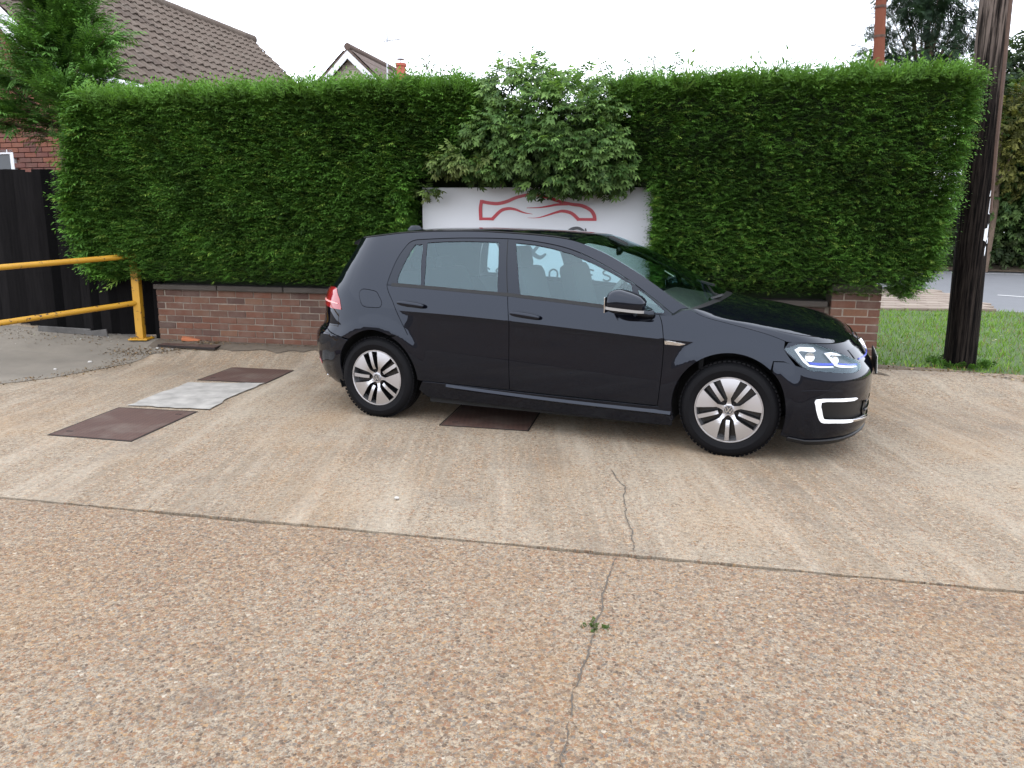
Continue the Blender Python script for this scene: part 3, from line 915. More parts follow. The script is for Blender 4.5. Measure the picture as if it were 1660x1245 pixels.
for base, tip in limbs:
    ax = tip - base; ln = np.linalg.norm(ax)
    MB().tube([base, base + ax * .5 + np.array([0, 0, -.03]), tip], [.018, .011, .004], 5).build('limb', M_bark, tree, True)
    n = int(58 * ln + 20)
    t = rng.rand(n) ** .7
    p = base + t[:, None] * ax + .10 * (1.1 - t)[:, None] * rng.randn(n, 3) * np.array([1, 1, .55])
    d = ax / ln * .9 + .55 * rng.randn(n, 3) * np.array([1, 1, .5]) + np.array([0, 0, -.12])
    pos.append(p); dr.append(d); up.append(np.stack([.35 * rng.randn(n), .35 * rng.randn(n) - .3, np.ones(n)], 1)); L.append(.16 + .18 * rng.rand(n))
    k = rng.rand(n)[:, None] * .75 + .25 * t[:, None]
    col.append(np.array([.030, .085, .018]) + k * np.array([.105, .195, .038]))
pos, dr, up, L, col = (np.concatenate(a) for a in (pos, dr, up, L, col))
keep = ~((pos[:, 0] < -.16) & (pos[:, 2] > 2.98 + .2 * rng.rand(len(pos))) & (pos[:, 2] < 3.80)); pos, dr, up, L, col = (a[keep] for a in (pos, dr, up, L, col))
me = spray_mesh('crown', pos, dr, up, L, col, FROND, M_conifer)
o = obj('crown', me, tree); o['kind'] = 'stuff'

# ---------------------------------------------------------------- black board fence
M_fence = NT('black_stained_wood'); _P = M_fence.pos()
_g = M_fence.noise(M_fence.mapping(_P, (30, 30, 2)), 1.6, 4, .6); _w = M_fence.ramp(M_fence.noise(M_fence.mapping(_P, (10, 10, 2)), 1.3, 5, .7), [(.66, (0, 0, 0)), (.80, (1, 1, 1))])
_fo = M_fence.new('ShaderNodeObjectInfo')
_c = M_fence.mix(_g, (.004, .004, .0045), (.020, .018, .018)); _c = M_fence.mix(M_fence.math('MULTIPLY', _fo.outputs['Random'], .95), _c, (.0012, .0012, .0014))
_b2 = M_fence.pbsdf(Base_Color=M_fence.mix(M_fence.math('MULTIPLY', _w, .35), _c, (.08, .07, .06)), Roughness=.85); _b2.inputs['Specular IOR Level'].default_value = .06
M_fence.link(M_fence.bump(_g, .4, .004), _b2.inputs['Normal']); M_fence = M_fence.mat
FA, FB = np.array([-7.9, 9.42]), np.array([-4.19, 9.03])
fence = empty('board_fence', (FB[0], FB[1], .12)); tag(fence, 'tall black close-boarded fence behind the yellow barrier', 'fence')
fd = (FA - FB); fl = np.linalg.norm(fd); fd /= fl; fang = math.atan2(-fd[1], -fd[0])
board_me = {}
for i in range(33):
    c = i * .115 + .05
    z0 = float(np.interp(c, [0, .6, 1.0, 2.0, 4], [.03, .04, .05, .17, .20])) + .03 * rng.rand()
    z1 = float(np.interp(c, [0, 1, 2, 4], [1.94, 1.93, 1.95, 1.98])) - (.9 if c < .15 else 0) + .012 * rng.randn()
    m = MB()
    w = .128; th = .034
    # feather-edged board: thick on one long edge, thin on the other, lapped over the next
    P = [(-w / 2, -th, z0), (w / 2, -.004, z0), (w / 2, .004, z0), (-w / 2, .004, z0)]
    m.add(P + [(x, y, z1) for x, y, _ in P], [(0, 1, 5, 4), (1, 2, 6, 5), (2, 3, 7, 6), (3, 0, 4, 7), (4, 5, 6, 7), (0, 3, 2, 1)])
    o = m.build('board', M_fence, fence)
    o.location = (fd[0] * c, fd[1] * c + .004 * rng.randn(), 0); o.rotation_euler = (0, .006 * rng.randn(), fang + .05)
for z in (.5, 1.6):
    o = MB().box((0, .05, z), (fl, .05, .08)).build('arris_rail', M_fence, fence); o.location = (fd[0] * fl / 2, fd[1] * fl / 2, 0); o.rotation_euler = (0, 0, fang)
o = MB().box((0, .02, .42), (.10, .10, .84)).build('post', M_fence, fence); o.location = (.05, -.05, 0)
# slipped grey plank and broken gravel board at the foot of the fence
M_grey = simple('weathered_plank', (.095, .09, .085), .9, noise=.7, nscale=9, bump=.6, bscale=60)
for (x, y, z, l, h, rz, ry) in ((-5.28, 8.98, .225, .62, .07, .09, .05), (-4.90, 8.97, .18, .26, .10, .05, -.12)):
    o = MB().box((0, 0, 0), (l, .022, h)).build('fallen_plank', M_grey, None, bevel=.003); o.location = (x, y, z); o.rotation_euler = (.12, ry, fang + rz)
    tag(o, 'long weathered grey plank lying along the fence foot' if l > .5 else 'short broken grey plank propped at the fence foot', 'plank')

# ---------------------------------------------------------------- yellow barrier
M_yel = NT('yellow_paint'); _P = M_yel.pos()
_ch = M_yel.ramp(M_yel.noise(_P, 16, 5, .7), [(.60, (0, 0, 0)), (.63, (1, 1, 1))])
_y = M_yel.mix(M_yel.noise(_P, 5, 3), (.40, .195, .010), (.50, .27, .022))
M_yel.pbsdf(Base_Color=M_yel.mix(_ch, _y, (.05, .025, .015)), Roughness=.5); M_yel = M_yel.mat
bar = empty('yellow_barrier', (-4.326, 8.86, .145)); tag(bar, 'chipped yellow steel barrier rail with square post beside the wall', 'barrier')
bl = np.array(bar.location)
MB().box((0, 0, .50), (.085, .085, .99)).build('post', M_yel, bar, bevel=.006)
MB().box((0, 0, .006), (.22, .2, .016)).build('base_plate', M_yel, bar, bevel=.003)
for k, (sx, sy) in enumerate(((-1, -1), (1, -1), (1, 1), (-1, 1))):
    MB().lathe([(0, .026), (.011, .026), (.011, .012), (0, .012)], 6, 'z').build('bolt', M_yel, bar, loc=(sx * .085, sy * .075, 0))
rd = np.array([-5.14, 7.7]) - bl[:2]; rd3 = lambda z0, z1, e: np.array([rd[0] * e, rd[1] * e, z0 + (z1 - z0) * e])
for z0, z1, n in ((1.101 - bl[2], 1.021 - bl[2], 'top_rail'), (.57 - bl[2], .472 - bl[2], 'lower_rail')):
    MB().tube([rd3(z0, z1, e) for e in np.linspace(-.0, 2.6, 9)], .030, 14).build(n, M_yel, bar, True)
e = rd3(0, 0, 2.55)
MB().box((e[0], e[1], .36), (.085, .085, 1.0)).build('post', M_yel, bar, bevel=.006)

# ---------------------------------------------------------------- tiled brick house at the left
HY = math.radians(16); HC0 = np.array([-6.537, 11.6, 3.70])
hx = np.array([math.cos(HY), -math.sin(HY), 0]); hd = np.array([math.sin(HY), math.cos(HY), 0]); hz = np.array([0, 0, 1.])
HP = math.radians(42); HH = 2.35; HL = 8.65; HW = HH / math.tan(HP)
house = empty('brick_house', (HC0[0], HC0[1], 0), -HY)      # local x right along the gable, y away along the ridge
tag(house, 'red brick house with brown pantile roof and white bargeboard behind the fence', 'house')
M_hbrick = brick_material('house_brick', [(0, (.20, .06, .036)), (.3, (.24, .082, .046)), (.6, (.16, .052, .040)), (.8, (.11, .045, .042)), (1, (.27, .105, .055))], .15)
EZ = HC0[2]
gw = MB(); x0 = -2 * HW
gw.add([(-.22, .30, 0), (x0 + .2, .30, 0), (x0 + .2, .30, EZ - .12), (-HW, .30, EZ + HH - .2), (-.22, .30, EZ - .12),
        (-.22, HL - .2, 0), (x0 + .2, HL - .2, 0), (x0 + .2, HL - .2, EZ - .12), (-HW, HL - .2, EZ + HH - .2), (-.22, HL - .2, EZ - .12)],
       [(0, 1, 2, 3, 4), (9, 8, 7, 6, 5), (0, 4, 9, 5), (1, 6, 7, 2)])
_t = NT('far_brickwork'); _o = _t.objco(); _sx = _t.new('ShaderNodeSeparateXYZ'); _t.link(_o, _sx.inputs[0]); _cx = _t.new('ShaderNodeCombineXYZ')
_t.link(_t.math('ADD', _sx.outputs[0], _sx.outputs[1]), _cx.inputs[0]); _t.link(_sx.outputs[2], _cx.inputs[1])
_bt = _t.new('ShaderNodeTexBrick'); _t.link(_cx.outputs[0], _bt.inputs['Vector']); _bt.inputs['Scale'].default_value = 1.0
for _k, _v in (('Brick Width', .225), ('Row Height', .075), ('Mortar Size', .006), ('Color1', (.22, .07, .042, 1)), ('Color2', (.14, .05, .038, 1)), ('Mortar', (.20, .165, .13, 1))): _bt.inputs[_k].default_value = _v
_t.pbsdf(Base_Color=_bt.outputs['Color'], Roughness=.9)
hw = gw.build('wall', _t.mat, house)
hb = MB().box((0, 0, 0), (.215, .10, .065)).build('brick', M_hbrick, hw, bevel=.004)
k = 0
for c in range(26):
    z = 1.95 + c * .075
    for i in range(7):
        x = -.335 - i * .225 - (.1125 if c % 2 else 0)
        if z > EZ - .30 - .0 and x > -.45: continue
        if -2.30 < x < -1.14 and z < 2.55: continue
        o = hb if k == 0 else hb.copy()
        if k: link(o, hw)
        o.location = (x, .29, z); k += 1
M_upvc = simple('white_upvc', (.62, .63, .66), .35)
M_glassfar = simple('dark_window_glass', (.02, .025, .03), .06)
wi = MB().box((-1.72, .27, 2.53), (.98, .06, .07)).box((-1.72, .27, 1.60), (.98, .06, .07)).box((-1.265, .27, 2.06), (.07, .06, .87)).box((-2.175, .27, 2.06), (.07, .06, .87)).box((-1.72, .27, 2.06), (.055, .055, .87)).build('window', M_upvc, house, bevel=.004)
MB().box((-1.72, .285, 2.06), (.86, .012, .86)).build('pane', M_glassfar, wi)
# roof slope with its tiles
u_ = np.array([-math.cos(HP), 0, math.sin(HP)])            # up the slope, from the eave at x=0
roof = MB()
sl_len = HH / math.sin(HP)
for side in (1, -1):
    ox = 0 if side == 1 else x0
    a = np.array([ox, .02, EZ]); uu = u_ * np.array([side, 1, 1])
    roof.add([a, a + np.array([0, HL, 0]), a + uu * sl_len + np.array([0, HL, 0]), a + uu * sl_len], [(0, 1, 2, 3)] if side == 1 else [(3, 2, 1, 0)])
M_tile = NT('concrete_pantile'); _oi = M_tile.new('ShaderNodeObjectInfo'); _P = M_tile.pos()
_tb = M_tile.ramp(_oi.outputs['Random'], [(0, (.085, .062, .048)), (.5, (.115, .086, .066)), (1, (.145, .112, .088))])
_tb = M_tile.mix(M_tile.math('MULTIPLY', M_tile.ramp(M_tile.noise(_P, 5, 5, .7), [(.5, (0, 0, 0)), (.72, (1, 1, 1))]), .45), _tb, (.20, .18, .145))
_bb = M_tile.pbsdf(Base_Color=M_tile.mix(M_tile.math('MULTIPLY', M_tile.noise(_P, 50, 3, .7), .5), _tb, (.045, .034, .028)), Roughness=.95); M_tile = M_tile.mat
rf = roof.build('roof', simple('roof_underlay', (.05, .04, .035), .95), house)
NR, NC = 14, 42
tw, tg = HL / NC, sl_len / NR
nx = 8; V = []; F = []
for j, (t0, lift) in enumerate(((-.025, .050), (tg + .02, .014))):
    for i in range(nx):
        a = i / (nx - 1); h = .024 * math.sin(a * 2 * math.pi - .4) + (.010 if a > .85 else 0)
        V.append((t0, a * tw * 1.02, lift + h))
for i in range(nx - 1): F.append((i, i + 1, nx + i + 1, nx + i))
b = len(V); V += [(v[0], v[1], v[2] - .026) for v in V[:nx]]
for i in range(nx - 1): F.append((i + 1, i, b + i, b + i + 1))
tile_me = mesh_data('roof_tile', V, F, [M_tile], False)
Rt = Matrix(((u_[0], 0, math.sin(HP)), (0, 1, 0), (u_[2], 0, math.cos(HP)))).to_4x4()
farV = []; farF = []
for r in range(NR):
    for c in range(NC):
        p = np.array([0, .02 + c * tw, EZ]) + u_ * (r * tg)
        Mx = Matrix.Translation(p) @ Rt @ Matrix.Rotation(.014 * rng.randn(), 4, 'X') @ Matrix.Translation((.006 * rng.randn(), 0, .003 * rng.randn()))
        if c < 21:
            o = obj('roof_tile', tile_me, rf); o.matrix_local = Mx
        else:
            b = len(farV); farV += [tuple(Mx @ Vector(v)) for v in V]; farF += [tuple(k + b for k in f) for f in F]
o = obj('far_roof_tiles', mesh_data('far_roof_tiles', farV, farF, [M_tile]), rf); o['kind'] = 'stuff'
for c in range(19):
    o = MB().lathe([(.115, 0), (.115, .48), (.10, .48), (.10, 0)], 14, 'y', close=True).build('ridge_tile', M_tile, rf, True)
    o.location = (-HW, .02 + c * .46, EZ + HH + .005); o.rotation_euler = (.01, 0, 0)
bb = MB()
for side in (1, -1):
    ox = 0 if side == 1 else x0
    a = np.array([ox + .02 * side, -.03, EZ - .01]); uu = u_ * np.array([side, 1, 1]); nn = np.array([math.sin(HP) * side, 0, math.cos(HP)])
    P = [a, a + uu * (sl_len + .02), a + uu * (sl_len + .02) - nn * .24, a - nn * .24]
    bb.add(P + [p + np.array([0, .025, 0]) for p in P], [(0, 1, 2, 3), (7, 6, 5, 4), (0, 4, 5, 1), (1, 5, 6, 2), (2, 6, 7, 3), (3, 7, 4, 0)])
    q0 = a - nn * .235
    bb.add([q0, q0 + uu * sl_len, q0 + uu * sl_len + np.array([0, .33, 0]), q0 + np.array([0, .33, 0])], [(0, 1, 2, 3)])
bb.build('bargeboard', M_upvc, house)
MB().box((-.06, HL / 2, EZ - .16), (.03, HL, .2)).build('fascia', M_upvc, house)
MB().tube([(.03, 0, EZ - .07), (.03, HL, EZ - .07)], .055, 10).build('gutter', M_upvc, house, True)

# ---------------------------------------------------------------- gabled house further back
h2 = empty('gabled_house', (-5.731, 28.0, 0), -math.radians(14)); tag(h2, 'far house whose cream gable with white bargeboards tops the hedge', 'house')
M_cream = simple('cream_cladding', (.46, .42, .35), .8); AZ = 7.46; HWd = 4.0
M_tile2 = simple('far_roof_tiles', (.095, .066, .053), .95, noise=.4, nscale=5)
MB().add([(-HWd, .3, 0), (HWd, .3, 0), (HWd, .3, AZ - HWd * .92 - .1), (0, .3, AZ - .25), (-HWd, .3, AZ - HWd * .92 - .1), (-HWd, 9, 0), (HWd, 9, 0), (HWd, 9, AZ - HWd * .92 - .1), (0, 9, AZ - .25), (-HWd, 9, AZ - HWd * .92 - .1)],
         [(0, 1, 2, 3, 4), (9, 8, 7, 6, 5), (1, 6, 7, 2), (0, 4, 9, 5)]).build('wall', M_cream, h2)
for k in range(14):
    z = AZ - .42 - k * .17; hw_ = (AZ - z - .25) / .92 - .02
    MB().box((0, .285, z), (2 * hw_, .03, .16)).build('cladding_board', M_cream, h2)
r2 = empty('roof', parent=h2)
for sg in (-1, 1):
    cs = .92
    MB().add([(0, 0, AZ), (sg * HWd * 1.05, 0, AZ - HWd * 1.05 * cs), (sg * HWd * 1.05, 9.3, AZ - HWd * 1.05 * cs), (0, 9.3, AZ), (0, 0, AZ - .09), (sg * HWd * 1.05, 0, AZ - .09 - HWd * 1.05 * cs), (sg * HWd * 1.05, 9.3, AZ - .09 - HWd * 1.05 * cs), (0, 9.3, AZ - .09)],
             [(0, 1, 2, 3), (4, 7, 6, 5), (0, 4, 5, 1), (1, 5, 6, 2), (2, 6, 7, 3)]).build('roof_slope', M_tile2, r2)
    for k in range(12):                                    # tile courses
        t0 = .15 + k * .33
        MB().add([(sg * t0, -.01, AZ - t0 * cs + .05), (sg * (t0 + .33), -.01, AZ - (t0 + .33) * cs + .065), (sg * (t0 + .33), 9.3, AZ - (t0 + .33) * cs + .065), (sg * t0, 9.3, AZ - t0 * cs + .05),
                  (sg * (t0 + .33), -.01, AZ - (t0 + .33) * cs + .01), (sg * (t0 + .33), 9.3, AZ - (t0 + .33) * cs + .01)], [(0, 1, 2, 3), (1, 4, 5, 2)]).build('tile_course', M_tile2, r2)
    MB().add([(0, -.03, AZ - .10), (sg * HWd * 1.05, -.03, AZ - .10 - HWd * 1.05 * cs), (sg * HWd * 1.05, -.03, AZ - .36 - HWd * 1.05 * cs), (0, -.03, AZ - .36),
              (0, .0, AZ - .10), (sg * HWd * 1.05, 0, AZ - .10 - HWd * 1.05 * cs), (sg * HWd * 1.05, 0, AZ - .36 - HWd * 1.05 * cs), (0, 0, AZ - .36)], [(0, 1, 2, 3), (7, 6, 5, 4), (0, 4, 5, 1), (3, 2, 6, 7), (1, 5, 6, 2)]).build('bargeboard', M_upvc, h2)
MB().tube([(0, -.02, AZ + .03), (0, 9.3, AZ + .03)], .12, 10).build('ridge', M_tile2, r2, True)
M_galv = simple('galvanised_steel', (.40, .41, .42), .4, .8)
ae = empty('tv_aerial', (-4.08, 26.0, 4.2)); tag(ae, 'thin television aerial on a mast beside the far gable', 'aerial')
MB().tube([(0, 0, 0), (.02, 0, 3.33)], .026, 6).build('mast', M_galv, ae)
MB().tube([(-.10, 0, 3.02), (.50, .1, 3.12)], .018, 6).build('boom', M_galv, ae)
for k in range(7):
    x = -.06 + k * .085; MB().tube([(x, -.18, 3.03 + k * .014), (x, .18, 3.03 + k * .014)], .006, 5).build('element', M_galv, ae)
MB().tube([(.07, 0, 2.80), (.04, 0, 3.34)], .012, 5).build('reflector', M_galv, ae)
ch = empty('chimney', (-3.63, 26, 0)); tag(ch, 'small red clay chimney pot showing above the hedge', 'chimney')
M_pot = simple('terracotta', (.36, .095, .06), .85, noise=.2, nscale=6)
MB().box((0, 0, 3.0), (.6, .6, 6.0)).build('stack', simple('stack_brick', (.25, .12, .08), .9, noise=.3, nscale=8), ch)
MB().lathe([(0, 6.0), (.17, 6.0), (.15, 6.45), (.18, 6.48), (.18, 6.56), (.12, 6.56), (.12, 6.2), (0, 6.2)], 16, 'z').build('pot', M_pot, ch, True)
MB().lathe([(0, 6.74), (.10, 6.72), (.13, 6.68), (.02, 6.68), (.02, 6.2), (0, 6.2)], 12, 'z').build('cowl', M_galv, ch, True)

# ---------------------------------------------------------------- poles and wires
def pole_mat(name, kind):
    t = NT(name); P = t.objco()
    g = t.noise(t.mapping(P, (14, 14, .6)), 2.2, 5, .65); f = t.noise(t.mapping(P, (40, 40, 3)), 2, 4, .7)
    if kind == 'tar':
        sep = t.new('ShaderNodeSeparateXYZ'); t.link(P, sep.inputs[0])
        h = t.math('ADD', sep.outputs[2], t.math('MULTIPLY', t.math('SUBTRACT', g, .5), 2.4))
        tar = t.mix(t.ramp(t.noise(t.mapping(P, (24, 24, .9)), 2.4, 4, .7), [(.42, (0, 0, 0)), (.68, (1, 1, 1))]), (.0035, .003, .003), (.034, .027, .023)); wood = t.mix(f, (.085, .065, .055), (.18, .145, .125))
        m = t.ramp(t.math('DIVIDE', h, 4.2), [(.48, (0, 0, 0)), (.66, (.0, .0, .0)), (.80, (1, 1, 1))])
        c = t.mix(t.math('MULTIPLY', m, t.ramp(g, [(.40, (0, 0, 0)), (.52, (1, 1, 1))])), tar, wood)
        wh = t.ramp(t.noise(P, 7, 4, .6), [(.735, (0, 0, 0)), (.75, (1, 1, 1))])
    else:
        c = t.mix(f, (.13, .045, .028), (.22, .085, .055))
    b = t.pbsdf(Base_Color=c, Roughness=.85); b.inputs['Specular IOR Level'].default_value = .04; t.link(t.bump(f, .9, .012), b.inputs['Normal'])
    return t.mat


pole = empty('telegraph_pole', (4.60, 7.78, .08)); tag(pole, 'thick tarred timber pole standing on the grass verge', 'pole')
MB().tube([(0, 0, 0), (-.008, 0, .5), (-.055, 0, 2.0), (-.10, 0, 3.6), (-.22, 0, 8.0)], [.150, .147, .138, .128, .11], 28).build('shaft', pole_mat('tarred_timber', 'tar'), pole, True)
M_capping = simple('cable_guard', (.075, .043, .03), .8, noise=.5, nscale=12, bump=.6, bscale=60)
MB().tube([(.080 - .030, -.105, 1.55), (.075 - .055, -.105, 2.2), (.085 - .10, -.095, 3.6), (.06 - .22, -.08, 8.0)], [.022, .026, .026, .024], 8).build('cable_guard', M_capping, pole, True)
M_fleck = simple('white_paint_fleck', (.7, .72, .75), .6)
for (a, z, w, h) in ((-1.00, 1.62, .030, .13), (-1.06, 1.74, .018, .06), (-1.22, 1.34, .032, .13), (-1.02, 1.36, .020, .18), (-.92, 1.28, .016, .07), (-1.1, 1.18, .014, .08)):
    r = float(np.interp(z, [0, .5, 2], [.15, .147, .138])); cx = float(np.interp(z, [0, .5, 2], [0, -.008, -.055]))
    V = [(cx + (r + .002) * math.cos(t), (r + .002) * math.sin(t), z + zz + .012 * rng.randn()) for zz in (-h / 2, h / 2) for t in (a - w / r / 2 * (.6 + .8 * rng.rand()), a, a + w / r / 2)]
    obj('paint_fleck', mesh_data('paint_fleck', V, [(0, 1, 4, 3), (1, 2, 5, 4)], [M_fleck]), pole)
pole2 = empty('telegraph_pole', (8.33, 18.0, .2)); tag(pole2, 'slim reddish timber pole rising behind the hedge', 'pole')
MB().tube([(0, 0, 0), (-.30, 0, 4.85), (-.385, 0, 6.2), (-.52, 0, 9.5)], [.14, .115, .108, .09], 16).build('shaft', pole_mat('red_timber', 'red'), pole2, True)
for z in (5.4, 6.0):
    MB().lathe([(.118, z), (.122, z), (.122, z + .05), (.118, z + .05)], 16, 'z', close=True).build('band', M_capping, pole2, True, loc=(-.30 - (z - 4.85) * .065, 0, 0))
M_wire = simple('overhead_cable', (.25, .25, .27), .6)
for a, b, sag, lb in (((-12.5, 20, 8.6), (-6.4, 20, 8.35), .05, 'thin overhead wire above the tiled roof'), ((-2.5, 22, 9.05), (7.9, 18.0, 9.4), .25, 'upper thin overhead wire crossing the white sky'),
                      ((1.6, 24, 8.0), (7.82, 18, 9.2), .12, 'lower overhead wire running towards the reddish pole'), ((4.0, 30, 9.2), (7.85, 18, 9.0), .1, 'short steep overhead wire beside the reddish pole')):
    P = [np.array(a) + (np.array(b) - np.array(a)) * t - np.array([0, 0, sag * 4 * t * (1 - t)]) for t in np.linspace(0, 1, 14)]
    o = MB().tube(P, .008, 5).build('overhead_wire', M_wire); tag(o, lb, 'wire', 'overhead wires')

# ---------------------------------------------------------------- trees and bushes at the right
def leaf_tree(name, label, cat, loc, blobs, n_per, size, c0, c1, trunk, templ=None, seed=1, droop=.2, squash=.6):
    root = empty(name, loc); tag(root, label, cat, 'greenery across the road')
    r = np.random.RandomState(seed)
    MB().tube([(0, 0, 0), (.1, 0, trunk * .5), (0, .1, trunk)], [.09, .07, .02], 8).build('trunk', M_bark, root, True)
    pos = []; dr = []; up = []; col = []
    for (x, y, z, a, b, c) in blobs:
        p0 = Vector((0, 0, min(trunk * .6, z))); MB().tube([p0, (p0 + Vector((x, y, z))) / 2 + Vector((0, 0, .1)), (x, y, z)], [.05, .03, .012], 5).build('limb', M_bark, root, True)
        n = int(n_per * (a * b + b * c + a * c)); u = r.randn(n, 3); u /= np.linalg.norm(u, axis=1)[:, None]
        rad = (.45 + .6 * r.rand(n) ** .6) * (1 + .22 * wob(u[:, 0] * 2, u[:, 1] * 2, u[:, 2] * 2, 2.2, x + z))
        pos.append(np.array([x, y, z]) + u * rad[:, None] * np.array([a, b, c])); dr.append(u + .6 * r.randn(n, 3) - np.array([0, 0, droop]))
        up.append(np.stack([.6 * r.randn(n), .6 * r.randn(n) - .3, np.ones(n)], 1))
        k = np.clip(r.rand(n) * .8 + .25 * wob(u[:, 0], u[:, 1], u[:, 2], 3, z), 0, 1)[:, None]
        col.append(np.array(c0) + k * (np.array(c1) - np.array(c0)))
    pos = np.concatenate(pos); n = len(pos)
    me = spray_mesh('crown', pos, np.concatenate(dr), np.concatenate(up), size * (.7 + .6 * r.rand(n)), np.concatenate(col), templ or LEAFT, M_leaf if templ is None else M_conifer)
    o = obj('crown', me, root); o['kind'] = 'stuff'
    return root


r9 = np.random.RandomState(9)
bl_ = []
for k in range(30):                                        # dark conifer: tiers of uneven boughs
    z = 4.4 + 4.6 * r9.rand(); rad = max(.25, 1.9 - .26 * abs(z - 5.2)); a = r9.rand() * 6.28
    bl_.append((rad * math.cos(a) * .75, rad * math.sin(a) * .75, z, .62, .62, .30))
leaf_tree('conifer_tree', 'dark ragged evergreen tree standing between the two poles', 'tree', (12.15, 24.2, .3), bl_, 150, .40, (.006, .016, .008), (.026, .055, .022), 8.6, FROND, 11)
leaf_tree('roadside_bush', 'tall mixed green bush overhanging the road at the right edge', 'bush', (15.6, 23.6, .3), [(-.9, -.2, 2.2, 1.2, 1.1, 1.3), (.4, 0, 3.6, 1.6, 1.3, 1.5), (-1.0, 0, 4.0, 1.2, 1.2, 1.2), (.8, .2, 5.2, 1.3, 1.2, .9), (.6, -.4, 1.8, 1.5, 1.2, 1.5), (-.2, .7, 2.5, 1.3, .8, 1.0), (.6, 1.0, 3.2, 1.6, .8, 1.6), (-.6, 1.0, 1.5, 1.5, .8, 1.2), (2.2, -.3, 3.0, 1.5, 1.2, 2.2)], 190, .34, (.025, .055, .015), (.10, .16, .045), 5.2, None, 12)
leaf_tree('roadside_bush', 'yellowish green bush beyond the tarred pole', 'bush', (13.75, 22.6, .3), [(0, 0, 3.9, .75, .8, .8), (.45, 0, 3.0, .8, .8, .8), (.9, .1, 4.6, .8, .8, .6)], 210, .28, (.04, .048, .012), (.15, .15, .035), 3.8, None, 13)
leaf_tree('roadside_bush', 'low dark bush filling the far bank under the yellowish bush', 'bush', (13.2, 24.4, .3), [(-2.6, 0, 1.1, 1.4, 1, 1.0), (-.8, 0, 1.0, 1.3, 1, .9), (1.0, -.6, .9, 1.5, 1, .8), (3.0, -1.0, 1.0, 1.5, 1, .9), (-4.6, .3, 1.3, 1.4, 1, 1.3), (0, .6, 2.6, 1.6, 1, 1.4), (-3, .8, 2.6, 1.7, 1, 1.5)], 150, .34, (.014, .028, .010), (.075, .10, .04), 1.6, None, 14)
leaf_tree('roadside_tree', 'leafy tree whose top shows right of the tarred pole', 'tree', (17.6, 27.5, .5), [(-1.2, 0, 5.6, 1.4, 1.3, 1.2), (.2, 0, 6.4, 1.5, 1.3, 1.1), (.6, .2, 5.0, 1.9, 1.3, 1.4)], 120, .42, (.014, .030, .012), (.06, .09, .035), 6.2, None, 15)
bank = sheet('bank', M_soil, [(7, 24.6), (12, 23.6), (20, 21.2), (34, 17), (60, 30), (60, 60), (7, 60)], 3.0, lambda X, Y: vz(X, Y) + .35 * sst(0, 2.5, Y - np.interp(X, [7, 12, 20, 34], [24.6, 23.6, 21.2, 17])), .01)
# ---------------------------------------------------------------- the car
# car frame: x forward from the rear axle, y to the left (the seen right side is at negative y), z up
CAR_YAW = math.radians(21.9537)
WB = 2.629
car = empty('hatchback_car', (-.721, 6.59, 0), -CAR_YAW)
tag(car, 'glossy black five-door hatchback parked side-on in front of the white sign', 'car')

_t = NT('black_car_paint')
_b = _t.pbsdf(Base_Color=(.0022, .0026, .005), Roughness=.015, IOR=1.47)   # blue-black pearl under lacquer
_b.inputs['Specular Tint'].default_value = (.77, .85, 1, 1)
M_paint = _t.mat
M_gloss = simple('gloss_black_trim', (.002, .0025, .004), .06, Specular_IOR_Level=.4, Specular_Tint=(.77, .85, 1, 1))
M_plast = simple('black_plastic', (.006, .006, .0065), .45, Specular_IOR_Level=.3, bump=.15, bscale=300)
M_rubber = simple('tyre_rubber', (.005, .005, .006), .6, noise=.2, nscale=30, Specular_IOR_Level=.10)
M_void = simple('wheel_well_black', (.004, .004, .004), .9)
M_alloy = simple('machined_alloy', (.50, .50, .52), .28, .9)
M_rimblk = simple('rim_black', (.006, .006, .007), .25)
M_chrome = simple('chrome', (.75, .76, .78), .08, 1.0)
M_cabin = simple('cabin_fabric', (.020, .021, .023), .9, noise=.2, nscale=40)
M_cabin2 = simple('cabin_plastic', (.030, .032, .034), .6)
M_plate = simple('number_plate', (.75, .75, .72), .4)


def glass(name, tint, ior=1.5, boost=1.0):
    t = NT(name)
    tr = t.new('ShaderNodeBsdfTransparent'); tr.inputs[0].default_value = (*tint, 1)
    gl = t.new('ShaderNodeBsdfGlossy'); gl.inputs['Roughness'].default_value = .01; gl.inputs['Color'].default_value = (.70, .92, 1, 1)
    g = t.new('ShaderNodeNewGeometry'); dt = t.new('ShaderNodeVectorMath', operation='DOT_PRODUCT')   # thin pane: same reflectance from both sides
    t.link(g.outputs['Incoming'], dt.inputs[0]); t.link(g.outputs['Normal'], dt.inputs[1])
    f0 = ((ior - 1) / (ior + 1)) ** 2 * boost
    sch = t.math('POWER', t.math('SUBTRACT', 1.0, t.math('MINIMUM', t.math('ABSOLUTE', dt.outputs['Value']), 1.0)), 5.0)
    m = t.new('ShaderNodeMixShader'); t.link(t.math('ADD', f0, t.math('MULTIPLY', sch, 1 - f0)), m.inputs[0])
    t.link(tr.outputs[0], m.inputs[1]); t.link(gl.outputs[0], m.inputs[2]); t.link(m.outputs[0], t.out.inputs['Surface'])
    return t.mat


